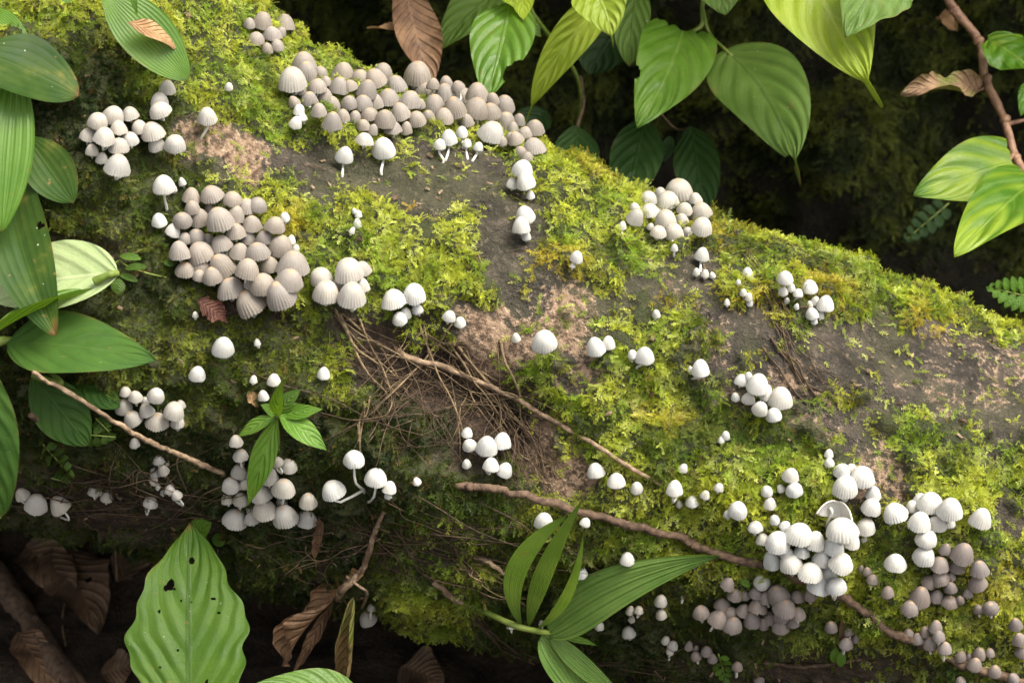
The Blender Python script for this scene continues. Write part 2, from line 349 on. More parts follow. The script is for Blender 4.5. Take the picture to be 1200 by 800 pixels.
# ---------------------------------------------------------------- ground and bank
def grid_sheet(name, xs, ys, zf, mat, kind='structure'):
    X, Y = np.meshgrid(xs, ys, indexing='ij'); P = zf(X.ravel(), Y.ravel()); n = len(ys)
    F = [(i * n + k, (i + 1) * n + k, (i + 1) * n + k + 1, i * n + k + 1) for i in range(len(xs) - 1) for k in range(n - 1)]
    o = obj(name, P, F, mat); o['kind'] = kind; return o, P, F
def gz(x, y):
    P = np.stack([x, y, x * 0], 1)
    z = (fbm(P, 9, 4) - .5) * .07 + (fbm(P, 45, 3) - .5) * .018 - .012
    z += -.035 * np.exp(-((x + .3) / .25) ** 2 - ((y - .05) / .25) ** 2)
    z += .5 * smooth(-1.5, -4.5, y)  # unseen slope behind the camera, raised to narrow the sky's light
    return np.stack([x, y, z], 1)
gx = np.concatenate([np.linspace(-14, -.8, 22, endpoint=False), np.linspace(-.8, .8, 150, endpoint=False), np.linspace(.8, 14, 22)])
gy = np.concatenate([np.linspace(-14, -.6, 30, endpoint=False), np.linspace(-.6, .55, 110, endpoint=False), np.linspace(.55, 14, 10)])
ground, GP, GF = grid_sheet('ground', gx, gy, gz, M_SOIL)
GB = BVHTree.FromPolygons([Vector(p) for p in GP], GF)
PROF = [(.20, -.05), (.27, -.02), (.335, .06), (.37, .15), (.385, .25), (.375, .36), (.34, .46), (.26, .53), (.19, .585), (.155, .63), (.17, .72), (.30, .82), (.6, .95), (1.5, 1.2), (4., 1.7), (14., 2.5)]  # upper lip is an unseen overhang, shaped to keep the background dark
def bank_z(x, t):
    k = np.clip(t, 0, len(PROF) - 1.001); y = np.interp(k, range(len(PROF)), [p[0] for p in PROF]); z = np.interp(k, range(len(PROF)), [p[1] for p in PROF])
    P = np.stack([x, y, z], 1); n = (fbm(P, 8, 4) - .5) * .13 + (fbm(P, 50, 3) - .5) * .03
    y = y - n; z = z + .3 * n; return np.stack([x, y, z], 1)
bx = np.concatenate([np.linspace(-14, -.8, 16, endpoint=False), np.linspace(-.8, .9, 150, endpoint=False), np.linspace(.9, 14, 16)])
bt = np.concatenate([np.linspace(0, 10, 100, endpoint=False), np.linspace(10, 15, 12)])
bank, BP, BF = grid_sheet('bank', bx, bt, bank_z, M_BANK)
BB = BVHTree.FromPolygons([Vector(p) for p in BP], BF)

def surf(px, py, bv=None):
    d = ray(px, py).normalized()
    h = (bv or BV).ray_cast(CAM, d)
    if h[0] is None: return None, None, None
    n = h[1] if h[1].dot(d) < 0 else -h[1]
    return h[0], n, (h[0] - CAM).dot(fv)
def depth(px, py, off):
    p, n, d = surf(px, py); return (d if p is not None else 1.235) - off

# ---------------------------------------------------------------- moss
def shoot_star(n, h, l, wd, seed):
    r = random.Random(seed); V = []; F = []; T = []
    for k in range(n):
        f = (k + .5) / n; a = k * 2.4 + r.uniform(-.3, .3); el = R(15 + 55 * f + r.uniform(-15, 15)); ll = l * (1.1 - .4 * f) * r.uniform(.75, 1.2)
        b = Vector((r.uniform(-.04, .04), r.uniform(-.04, .04), h * f)); d = Vector((math.cos(a) * math.cos(el), math.sin(a) * math.cos(el), math.sin(el)))
        s = Vector((-math.sin(a), math.cos(a), 0)) * wd * ll; up = d.cross(s).normalized() * .12 * ll
        i = len(V); V += [b, b + d * ll * .45 + s - up * -1, b + d * ll - Vector((0, 0, .12 * ll)), b + d * ll * .45 - s + up]; T += [.15 * f, .3 + .4 * f, .6 + .4 * f, .3 + .4 * f]
        F += [(i, i + 1, i + 2), (i, i + 2, i + 3)]
    return V, F, T
def shoot_frond(pairs, blen, seed):             # creeping feather moss, lies along +X and rises a little
    r = random.Random(seed); V = []; F = []; T = []
    def leaflet(b, d, sd, l, wdt, t):
        i = len(V); V.extend([b, b + d * l * .5 + sd * wdt, b + d * l, b + d * l * .5 - sd * wdt]); T.extend([t * .5, t, t + .25, t]); F.extend([(i, i + 1, i + 2), (i, i + 2, i + 3)])
    cu = r.uniform(-.5, .5)
    def axis_pt(f): return Vector((f, .22 * cu * f * f + .03 * math.sin(f * 6 + seed), .26 * f - .22 * f * f))
    for k in range(pairs * 2):                  # leaflets hugging the main axis
        f = (k + .5) / (pairs * 2); p = axis_pt(f)
        for s2 in (-1, 1):
            dd = Vector((.75, s2 * .6, r.uniform(.0, .5))).normalized(); leaflet(p, dd, Vector((-dd.y, dd.x, .3 * s2)), .12 * r.uniform(.8, 1.2), .022, .3 + .5 * f)
    for k in range(pairs):
        f = (k + r.uniform(.2, .9)) / pairs; b = axis_pt(f)
        for sg in (-1, 1):
            if r.random() < .28: continue
            bl = blen * r.uniform(.35, 1.25) * (1.1 - .75 * f)
            d = Vector((r.uniform(.35, 1.0), sg * .8, r.uniform(-.1, .45))).normalized(); m = 4
            for q in range(m):
                g = (q + .4) / m; p = b + d * bl * g
                for s2 in (-1, 1):
                    dd = (d + Vector((-d.y, d.x, 0)) * s2 * .7 + Vector((0, 0, r.uniform(0, .5)))).normalized()
                    leaflet(p, dd, Vector((-dd.y, dd.x, .35 * s2)), .10 * r.uniform(.8, 1.25), .020, .25 + .35 * f + .3 * g)
    return V, F, T
def proto(name, VFT):
    V, F, T = VFT; me = mesh(name, V, F, M_MOSS, False); a = me.attributes.new('tip', 'FLOAT', 'POINT'); a.data.foreach_set('value', np.clip(T, 0, 1)); return bpy.data.objects.new(name, me)
PROTOS = [proto('moss_frond', shoot_frond(6, .42, 1)), proto('moss_frond', shoot_frond(7, .34, 2)), proto('moss_frond', shoot_frond(5, .50, 3)),
          proto('moss_star', shoot_star(26, .9, .46, .12, 4)), proto('moss_star', shoot_star(34, 1.4, .38, .13, 5)), proto('moss_star', shoot_star(20, .5, .58, .10, 6))]
def moss_tree():
    ng = bpy.data.node_groups.new('moss_scatter', 'GeometryNodeTree')
    ng.interface.new_socket('Geometry', in_out='INPUT', socket_type='NodeSocketGeometry'); ng.interface.new_socket('Geometry', in_out='OUTPUT', socket_type='NodeSocketGeometry')
    N = ng.nodes.new; L = ng.links.new
    gi, go, ip, g2i = N('NodeGroupInput'), N('NodeGroupOutput'), N('GeometryNodeInstanceOnPoints'), N('GeometryNodeGeometryToInstance')
    for p in PROTOS[::-1]:
        oi = N('GeometryNodeObjectInfo'); oi.inputs['Object'].default_value = p; L(oi.outputs['Geometry'], g2i.inputs[0])
    def att(nm, ty):
        a = N('GeometryNodeInputNamedAttribute'); a.data_type = ty; a.inputs[0].default_value = nm; return a.outputs[0]
    e = N('FunctionNodeEulerToRotation'); L(att('rot', 'FLOAT_VECTOR'), e.inputs[0])
    L(gi.outputs[0], ip.inputs['Points']); L(g2i.outputs[0], ip.inputs['Instance']); ip.inputs['Pick Instance'].default_value = True
    L(att('idx', 'INT'), ip.inputs['Instance Index']); L(e.outputs[0], ip.inputs['Rotation']); L(att('scl', 'FLOAT'), ip.inputs['Scale']); L(ip.outputs[0], go.inputs[0])
    return ng
MOSS_NG = moss_tree()
def sample_tris(P, F, dens_v, n):
    F = np.asarray(F); T = np.concatenate([F[:, [0, 1, 2]], F[:, [0, 2, 3]]]); A, B, C = P[T[:, 0]], P[T[:, 1]], P[T[:, 2]]
    nr = np.cross(B - A, C - A); ar = np.linalg.norm(nr, axis=1) / 2; wgt = ar * dens_v[T].mean(1)
    k = RNG.choice(len(T), n, p=wgt / wgt.sum()); a = RNG.random((n, 2)); fl = a.sum(1) > 1; a[fl] = 1 - a[fl]
    Q = A[k] + (B - A)[k] * a[:, :1] + (C - A)[k] * a[:, 1:]; N = nr[k] / (2 * ar[k, None] + 1e-20); return Q, N
def moss_object(name, Q, N, scl, idx, col, label, lie=.5, droop=.35):
    n = len(Q); view = np.array(-fv); N = np.where((N @ np.array((0, -.5, .5)) < -.9)[:, None], -N, N)
    rnd = RNG.normal(size=(n, 3)); g = np.array((0, 0, -1.))
    frond = idx < 3
    tangent = rnd * .55 + g * droop; tangent -= N * (tangent * N).sum(1)[:, None]; tangent /= np.linalg.norm(tangent, axis=1)[:, None] + 1e-9
    nz = lambda A: A / (np.linalg.norm(A, axis=1)[:, None] + 1e-12)
    fx = nz(tangent + N * (.15 + .35 * np.abs(rnd[:, :1]) * lie)); fy = nz(np.cross(N, fx)); fz = np.cross(fx, fy)
    sz = nz(N + tangent * lie * .9 + rnd * .22 + np.array((0, 0, .25))); sx = nz(np.cross(sz, RNG.normal(size=(n, 3)))); sy = np.cross(sz, sx)
    fm = frond[:, None]; x_, y_, z_ = np.where(fm, fx, sx), np.where(fm, fy, sy), np.where(fm, fz, sz)
    rot = np.stack([np.arctan2(y_[:, 2], z_[:, 2]), -np.arcsin(np.clip(x_[:, 2], -1, 1)), np.arctan2(x_[:, 1], x_[:, 0])], 1)
    me = bpy.data.meshes.new(name); me.vertices.add(n); me.vertices.foreach_set('co', Q.astype(np.float32).ravel())
    a = me.attributes.new('rot', 'FLOAT_VECTOR', 'POINT'); a.data.foreach_set('vector', rot.astype(np.float32).ravel())
    a = me.attributes.new('scl', 'FLOAT', 'POINT'); a.data.foreach_set('value', scl.astype(np.float32))
    a = me.attributes.new('idx', 'INT', 'POINT'); a.data.foreach_set('value', idx.astype(np.int32))
    a = me.attributes.new('mcol', 'FLOAT_COLOR', 'POINT'); a.data.foreach_set('color', np.concatenate([col, np.ones((n, 1))], 1).astype(np.float32).ravel())
    me.materials.append(M_MOSS); me.update(); o = link(bpy.data.objects.new(name, me)); md = o.modifiers.new('shoots', 'NODES'); md.node_group = MOSS_NG
    return tag(o, label, 'moss', kind='stuff')
def lerp(a, b, t): return np.asarray(a) * (1 - t[:, None]) + np.asarray(b) * t[:, None]
def outward(Q, N):
    C = np.array(LOG_O); A = np.array(ax); d = Q - C; d = d - np.outer(d @ A, A); fl = (d * N).sum(1) < 0; N = N.copy(); N[fl] *= -1; return N
def log_moss(n_shoots=350000):
    X, Y, moss, tan, soil = zones(LP)
    vis = np.where((X > -120) & (X < 1320), 1., .55) * ((X > -500) & (X < 1700) & (Y > -350) & (Y < 1100))
    dcl = fbm(LP + 1.7, 160, 3)
    dens = vis * np.maximum(moss, .10 * (1 - soil) * smooth(.5, .62, dcl)) * (.45 + .9 * smooth(.3, .65, dcl)) * (1 - .55 * soil)
    Q, N = sample_tris(LP, LF, dens, n_shoots); N = outward(Q, N)
    X, Y, d = proj(Q); br = lit_tone(X + (fbm(Q, 60, 2) - .5) * 120, Y + (fbm(Q + 4, 60, 2) - .5) * 120)
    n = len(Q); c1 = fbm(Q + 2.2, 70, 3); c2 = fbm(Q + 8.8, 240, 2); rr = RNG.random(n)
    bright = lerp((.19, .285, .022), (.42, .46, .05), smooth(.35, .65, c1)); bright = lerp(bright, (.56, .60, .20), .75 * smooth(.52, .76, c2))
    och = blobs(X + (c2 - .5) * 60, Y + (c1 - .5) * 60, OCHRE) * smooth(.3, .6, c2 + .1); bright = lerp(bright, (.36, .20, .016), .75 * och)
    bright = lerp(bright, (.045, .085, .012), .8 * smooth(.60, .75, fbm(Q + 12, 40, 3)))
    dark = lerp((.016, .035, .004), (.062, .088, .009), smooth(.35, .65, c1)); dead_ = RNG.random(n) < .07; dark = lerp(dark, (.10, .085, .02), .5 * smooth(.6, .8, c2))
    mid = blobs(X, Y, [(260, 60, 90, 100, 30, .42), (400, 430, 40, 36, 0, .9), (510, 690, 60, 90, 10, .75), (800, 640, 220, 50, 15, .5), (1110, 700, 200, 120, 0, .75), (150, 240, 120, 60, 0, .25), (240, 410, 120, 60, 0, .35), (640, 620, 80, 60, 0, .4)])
    k = np.maximum(br, mid); col = lerp(dark, bright, k) * (.66 + .68 * rr)[:, None]; col[dead_] = col[dead_] * .4 + np.array((.11, .065, .02))  # blend carries painted light and shade as well as the darker moss kind
    fr = RNG.random(n) < np.where(zones(Q)[2] < .4, .92, .50 * k + .20)
    idx = np.where(fr, RNG.integers(0, 3, n), RNG.integers(3, 6, n)); size = (.75 + .6 * RNG.random(n)) * (.8 + .5 * smooth(.3, .7, fbm(Q + 6, 45, 2)))
    scl = np.where(fr, .0046, .0020) * size
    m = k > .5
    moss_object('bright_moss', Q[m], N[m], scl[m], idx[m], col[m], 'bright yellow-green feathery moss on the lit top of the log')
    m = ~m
    moss_object('shade_toned_moss', Q[m], N[m], scl[m], idx[m], col[m], 'dark green moss with some shade painted into its colour, on the log side', .6, .6)
log_moss()
def bank_moss():
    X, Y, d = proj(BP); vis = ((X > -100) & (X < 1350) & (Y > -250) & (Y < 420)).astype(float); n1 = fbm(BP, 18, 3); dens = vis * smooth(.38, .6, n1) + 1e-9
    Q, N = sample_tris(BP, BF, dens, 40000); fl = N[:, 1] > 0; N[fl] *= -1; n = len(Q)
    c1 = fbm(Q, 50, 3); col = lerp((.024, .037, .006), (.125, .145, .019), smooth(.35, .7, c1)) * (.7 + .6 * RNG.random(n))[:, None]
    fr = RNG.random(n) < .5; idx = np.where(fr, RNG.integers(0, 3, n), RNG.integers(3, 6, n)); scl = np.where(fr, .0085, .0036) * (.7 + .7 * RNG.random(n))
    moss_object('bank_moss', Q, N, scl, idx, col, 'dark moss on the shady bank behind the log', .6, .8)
bank_moss()

# ---------------------------------------------------------------- mushrooms
MATURE = [(0, 1), (.15, .986), (.30, .94), (.44, .865), (.57, .76), (.685, .63), (.785, .485), (.87, .33), (.935, .18), (.98, .07), (1, 0)]
BELL = [(0, 1), (.16, .987), (.31, .95), (.45, .885), (.59, .80), (.71, .69), (.81, .56), (.89, .41), (.95, .26), (.985, .12), (1, 0)]
YOUNG = [(0, 1), (.18, .975), (.36, .905), (.53, .80), (.68, .665), (.80, .51), (.89, .35), (.955, .19), (.99, .07), (1, 0), (.95, -.03)]
GILLS = {}
def cap_mesh(name, prof, ratio, ribs, amp, seed, sub=3, mats=True):
    r = random.Random(seed); seg = ribs * sub; nr = len(prof); V = []; F = []; CT = []; RB = []; MI = []
    ph = [r.uniform(0, 6.3) for _ in range(6)]
    dep = [r.uniform(.55, 1.25) for _ in range(ribs)]; bent = r.uniform(-.07, .07); be2 = r.uniform(-.07, .07)
    def pt(rr, z, a, k, t, sc=1.):
        s = k % sub; groove = (1. if s == 0 else 0.) * dep[k // sub % ribs]
        g = smooth(.22, .75, t)
        q = rr * sc * (1 + .025 * math.sin(2 * a + ph[0]) * t + .02 * math.sin(3 * a + ph[1]) * t + .018 * math.sin(5 * a + ph[4]) * t) * (1 - amp * groove * g)
        zz = z * ratio * 2 + (.035 * math.sin(3 * a + ph[2]) + .022 * math.sin(7 * a + ph[3])) * t * t * t + .035 * groove * smooth(.9, 1, t)
        return (q * math.cos(a) + bent * z * .6, q * math.sin(a) + be2 * z * .6, zz), groove * g
    V.append((bent * .6, be2 * .6, ratio * 2)); CT.append(0); RB.append(0)
    for i in range(1, nr):
        t = i / (nr - 1)
        for k in range(seg):
            p, g = pt(prof[i][0], prof[i][1], 2 * math.pi * k / seg, k, t); V.append(p); CT.append(t); RB.append(float(g))
    for k in range(seg): F.append((0, 1 + k, 1 + (k + 1) % seg)); MI.append(0)
    for i in range(nr - 2):
        for k in range(seg):
            k2 = (k + 1) % seg; a = 1 + i * seg; F.append((a + k, a + seg + k, a + seg + k2, a + k2)); MI.append(0)
    last = 1 + (nr - 2) * seg; inner = [(.90, .04), (.62, .38), (.16, .62)]
    for j, (ir, iz) in enumerate(inner):
        for k in range(seg):
            a = 2 * math.pi * k / seg; V.append((ir * math.cos(a), ir * math.sin(a), (iz + prof[-1][1]) * ratio * 2)); CT.append(1); RB.append(0)
    prev = last
    for j in range(len(inner)):
        cur = last + seg * (j + 1)
        for k in range(seg):
            k2 = (k + 1) % seg; F.append((prev + k, cur + k, cur + k2, prev + k2)); MI.append(1)
        prev = cur
    F.append(tuple(prev + k for k in range(seg))[::-1]); MI.append(1)
    def build(nm_, keep, mats):
        fs = [(f, m) for f, m in zip(F, MI) if m in keep]; used = sorted({k for f, _ in fs for k in f}); mp = {k: i for i, k in enumerate(used)}
        me = mesh(nm_, [V[k] for k in used], [tuple(mp[k] for k in f) for f, _ in fs], mats)
        if len(mats) > 1: me.polygons.foreach_set('material_index', [m for _, m in fs])
        for nm, d in (('ct', CT), ('rib', RB)):
            a = me.attributes.new(nm, 'FLOAT', 'POINT'); a.data.foreach_set('value', [d[k] for k in used])
        return me
    if not mats: return build(name, (0, 1), [M_CAP, M_GILL])
    me = build(name, (0,), [M_CAP]); GILLS[me.name] = build('gills', (1,), [M_GILL]); return me
CAPS = {'m': [cap_mesh('cap', MATURE, .54 + .045 * i, 26 + 2 * (i % 3), .07, i) for i in range(5)] + [cap_mesh('cap', BELL, .58 + .05 * i, 25 + i, .065, 20 + i) for i in range(4)],
        'y': [cap_mesh('cap', YOUNG, .70 + .06 * i, 24, .03, 40 + i) for i in range(3)], 'b': [cap_mesh('cap', YOUNG, .80 + .08 * i, 18, .012, 50 + i) for i in range(2)]}
CAPS_LOW = {'y': [cap_mesh('cap', BELL, .75, 16, .06, 60, 3, False), cap_mesh('cap', YOUNG, .8, 16, .03, 61, 3, False)], 'b': [cap_mesh('cap', YOUNG, .9, 12, .012, 62, 3, False)]}
CAPS_LOW['m'] = CAPS_LOW['y']
TINY = True
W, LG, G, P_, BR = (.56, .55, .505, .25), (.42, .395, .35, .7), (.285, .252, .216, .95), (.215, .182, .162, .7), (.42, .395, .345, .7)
# clusters: name -> (colour, form, label, group, caps as x, y, width[, base x, base y]) in photograph pixels
CL = {
 'edge knot': (G, 'm', 'beige-grey ribbed mushroom in the small knot at the mossy crest of the log', [(307,23,22),(333,27,24),(319,39,20),(300,45,18),(313,58,13),(328,38,12),(325,53,15),(292,27,13)]),
 'left knot': (LG, 'm', 'pale brown-tipped mushroom in the loose cluster under the brown leaf', [(196,102,17.5),(187,117,19),(189,128,23),(114,140,21),(132,133,22),(153,133,19),(103,158,19),(122,159,24),(139,149,19),(164,148,17),(180,153,26),(139,170,23),(153,163,18),(184,167,19),(205,167,22),(108,176,14),(119,185,13),(137,193,28)]),
 'round cluster': (G, 'm', 'grey-brown ribbed mushroom in the large round cluster', [(224,229,21),(249,226,26),(272,232,20),(289,241,22),(301,239,20),(226,243,16),(235,254,22),(247,246,13),(259,257,30),(275,251,20),(214,257,20),(295,262,22),(277,271,22),(216,279,14),(230,276,20),(291,277,18),(243,281,15),(211,293,24),(237,295,28),(260,285,24),(280,294,21),(302,293,26),(236,309,24),(262,309,30),(218,314,23),(234,322,15),(250,322,23),(289,315,25),(271,335,30),(295,330,16),(308,331,27),(297,353,34),(322,262,22),(310,277,19),(328,286,26),(316,310,20),(343,308,34),(338,325,30),(331,344,31)]),
 'round cluster edge': (W, 'y', 'small white mushroom at the rim of the large round cluster', [(192,215,24,194,248),(214,213,9),(204,221,7),(187,257,17),(202,269,17),(334,254,12),(341,281,10),(346,291,11)]),
 'crest troop': (G, 'm', 'grey-brown ribbed mushroom in the crowded troop on the log crest', [(356,72,25),(359,83,23),(375,84,15),(352,105,15),(372,101,20),(382,96,12),(394,90,14),(402,82,23),(397,100,22),(411,100,16),(422,89,22),(442,92,23),(448,83,20),(429,104,24),(464,98,24),(480,98,16),(489,87,29),(498,105,24),(507,99,14),(522,108,23),(523,96,15),(537,100,15),(543,111,20),(559,108,25),(577,115,15),(591,122,23),(346,119,13),(362,115,19),(381,112,18),(390,122,18),(409,120,17),(425,121,21),(440,119,18),(455,113,24),(480,116,24),(492,122,13),(509,122,24),(533,125,26),(556,127,27),(575,130,24),(591,139,24),(374,129,17),(389,142,21),(402,136,15),(416,136,15),(433,132,18),(451,139,23),(470,131,22),(489,139,20),(502,136,15),(461,150,20),(476,150,14),(426,146,15),(436,152,12),(520,137,20),(607,140,15),(601,150,12),(626,149,21),(616,155,17),(605,162,17),(626,171,25),(610,178,15),(617,185,13),(589,165,12),(598,161,12),(547,141,16)]),
 'crest pale': (LG, 'm', 'paler mushroom standing out in front of the crowded crest troop', [(343,93,30),(427,162,19),(575,153,29)]),
 'crest white': (W, 'y', 'white young mushroom below the crowded crest troop', [(346,143,15),(350,129,14),(355,138,11),(403,181,20,402,207),(450,171,25,450,205),(515,169,14,517,190),(526,161,18,521,188),(541,154,14,541,174),(547,168,11,549,186),(560,172,11,553,188)]),
 'upper whites': (W, 'y', 'white mushroom in the little tufts on the mossy rise by the crest troop', [(612,196,23),(617,211,22),(600,215,13),(622,228,10),(616,251,21),(611,264,20),(617,276,10)]),
 'ridge cluster': (BR, 'm', 'cream-grey mushroom in the rounded cluster on the ridge', [(796,221,30),(782,234,28),(774,226,15),(759,232,19),(762,246,22),(743,253,19),(744,243,12),(780,256,23),(815,232,15),(822,246,24),(802,243,18),(799,257,16),(810,256,10),(822,264,23),(805,271,12),(790,271,20),(771,271,17),(762,265,8)]),
 'ridge buttons': (W, 'b', 'tiny white button mushroom with thin stem below the ridge cluster', [(729,264,9.5,729,277),(790,290,8,790,303),(675,300,15,675,313),(671,310,7),(822,297,16,822,318),(816,318,8),(826,320,9),(835,322,7),(769,367,9,768,378)]),
 'twig whites': (W, 'b', 'white button mushroom beside the dark rootlets on the ridge', [(876,320,14),(865,330,6),(871,342,8),(877,347,9),(878,354,8),(852,354,7)]),
 'right tufts': (W, 'y', 'white mushroom in the paired tufts just under the bright moss ridge', [(920,324,18),(927,336,10),(918,341,11),(922,351,7),(935,343,11),(948,335,19),(933,358,6),(954,351,10),(948,357,9),(967,355,19),(952,366,14),(961,369,9),(954,375,8)]),
 'pale seven': (LG, 'm', 'pale grey fluted mushroom in the tuft right beside the large round cluster', [(377,323,24),(382,341,28),(409,315,30),(425,313,19),(395,331,13),(425,334,17),(412,343,30)]),
 'five': (W, 'm', 'off-white mushroom in the tuft of five above the bare roots', [(462,349,27),(486,343,24),(475,366,13),(469,372,16),(490,362,12)]),
 'pair': (W, 'y', 'white mushroom of the close pair above the bare roots', [(526,369,15),(539,376,13)]),
 'tiny four': (W, 'b', 'tiny white button in the tuft on bright moss', [(420,251,8),(416,247,6),(419,262,10),(412,270,7)]),
 'row': (W, 'y', 'white mushroom in the row across the tan bark', [(605,395,10),(638,396,28),(699,405,22),(713,401,15),(741,415,11),(755,415,21,748,433),(821,430,20,812,447),(809,433,7)]),
 'mid tuft': (W, 'y', 'white mushroom in the tuft of ten on the dark bark', [(868,444,15),(877,440,10),(887,448,25),(862,464,10),(877,465,15),(890,476,18),(897,462,14),(914,464,27),(907,484,18),(898,455,12),(850,509,10),(845,515,8)]),
 'lower row': (W, 'y', 'white mushroom in the row beneath the thin grey root', [(699,550,19.5),(722,562,20),(746,570,15),(800,547,10),(790,571,18),(811,586,15),(826,579,11),(842,570,11),(796,589,8)]),
 'white bank': (W, 'm', 'white fluted mushroom in the big white cluster', [(864,595,20),(853,601,10),(971,531,10),(972,541,11),(926,555,18.5),(931,572,18),(916,571,9),(899,574,13),(902,589,14),(986,549,18),(997,549,13),(1010,556,27),(990,568,26),(989,584,8),(1023,576,18),(1020,593,21),(908,607,12),(919,614,12),(935,623,28),(911,632,26),(954,632,23),(987,618,33),(1014,614,22),(1012,630,7),(976,637,24),(997,633,18),(939,644,17),(906,653,22),(927,657,24),(922,646,15),(963,652,21),(985,656,27),(970,668,19),(949,667,27),(959,684,24),(980,684,22),(885,616,16),(894,630,15),(893,679,18)]),
 'white right': (W, 'm', 'white fluted mushroom in the cluster above the purplish troop', [(1050,598,27),(1069,593,14),(1090,586,28),(1079,583,15),(1113,594,27),(1148,605,24),(1077,609,24),(1097,611,21),(1112,611,14),(1085,628,23),(1082,649,24),(1049,657,23),(1044,611,6)]),
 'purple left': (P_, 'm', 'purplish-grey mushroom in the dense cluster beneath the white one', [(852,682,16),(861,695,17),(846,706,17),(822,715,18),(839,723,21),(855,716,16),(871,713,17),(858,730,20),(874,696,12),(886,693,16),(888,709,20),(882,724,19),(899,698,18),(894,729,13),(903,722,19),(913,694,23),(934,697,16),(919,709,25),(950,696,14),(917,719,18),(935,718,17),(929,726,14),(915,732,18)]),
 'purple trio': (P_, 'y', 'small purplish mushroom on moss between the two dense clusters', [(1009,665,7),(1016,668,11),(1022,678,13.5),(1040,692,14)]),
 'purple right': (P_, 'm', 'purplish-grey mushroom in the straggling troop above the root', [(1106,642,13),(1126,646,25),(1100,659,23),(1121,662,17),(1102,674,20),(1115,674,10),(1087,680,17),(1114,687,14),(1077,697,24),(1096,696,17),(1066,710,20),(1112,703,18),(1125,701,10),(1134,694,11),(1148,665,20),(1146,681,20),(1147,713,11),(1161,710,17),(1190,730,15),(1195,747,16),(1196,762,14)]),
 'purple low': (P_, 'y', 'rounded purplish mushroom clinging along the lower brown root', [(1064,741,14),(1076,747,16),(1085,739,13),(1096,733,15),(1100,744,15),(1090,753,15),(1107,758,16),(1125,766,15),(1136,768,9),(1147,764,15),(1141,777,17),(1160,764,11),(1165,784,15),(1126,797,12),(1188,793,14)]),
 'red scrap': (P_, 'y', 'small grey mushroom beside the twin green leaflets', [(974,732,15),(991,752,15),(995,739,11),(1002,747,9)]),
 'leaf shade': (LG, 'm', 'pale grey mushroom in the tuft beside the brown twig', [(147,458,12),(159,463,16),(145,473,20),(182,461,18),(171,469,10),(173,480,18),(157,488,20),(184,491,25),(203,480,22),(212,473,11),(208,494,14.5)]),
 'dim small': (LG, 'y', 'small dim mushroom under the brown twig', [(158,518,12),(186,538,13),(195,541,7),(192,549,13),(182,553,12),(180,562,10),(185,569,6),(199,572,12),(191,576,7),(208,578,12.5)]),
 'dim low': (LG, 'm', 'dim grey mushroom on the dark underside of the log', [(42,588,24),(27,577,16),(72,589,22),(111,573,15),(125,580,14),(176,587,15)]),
 'lone': (W, 'y', 'single white mushroom on dark moss around the green seedling', [(261,404,24),(231,436,18),(229,368,7),(302,401,8),(321,444,15),(309,463,12),(379,437,14.5),(297,444,9),(268,101,9)]),
 'loner top': (LG, 'm', 'pale mushroom with long stem alone beside the bare bark', [(243,135,21,236,163)]),
 'seedling cluster': (LG, 'm', 'pale fluted mushroom in the cluster under the green seedling', [(277,516,15),(282,532,17),(280,550,17),(271,567,19),(286,566,13),(267,584,13),(282,584,17),(275,605,26),(296,606,18),(326,540,13),(338,545,19),(315,556,21),(307,576,24),(332,569,25),(330,586,12),(311,594,27),(335,602,26),(361,585,19),(359,605,23),(293,557,12),(297,592,16)]),
 'trio': (W, 'm', 'white mushroom of the long-stemmed trio right of the seedling', [(415,536,23,424,580),(440,557,24,432,588),(392,572,25,424,578),(456,570,15),(455,580,8),(489,563,9.5)]),
 'root seven': (W, 'y', 'white mushroom in the tuft at the end of the hanging roots', [(547,506,12),(551,519,16),(570,520,23),(588,515,20),(547,542,10),(575,543,18),(590,549,18)]),
 'by dead leaf': (LG, 'y', 'small white mushroom beside the rolled dead leaf', [(399,687,7),(435,710,9.5),(432,722,19)]),
 'palm whites': (W, 'y', 'white mushroom scattered on moss around the palm seedling', [(637,607,21),(685,611,12),(735,653,17),(680,668,17),(689,680,14),(602,672,14),(599,731,10),(635,729,7),(653,646,6),(702,732,11),(800,698,5)]),
 'under palm': (LG, 'y', 'small pale mushroom low on the log under the palm blade', [(774,702,15),(775,718,13),(738,714,10),(748,714,11),(740,724,8),(737,739,15),(780,748,10),(788,755,12),(785,761,9)]),
 'bottom dim': (P_, 'y', 'small dim mushroom at the log foot near the tiny fern', [(807,756,10),(815,758,8),(828,761,13),(816,767,12),(835,769,12),(864,779,12),(889,794,13)]),
}
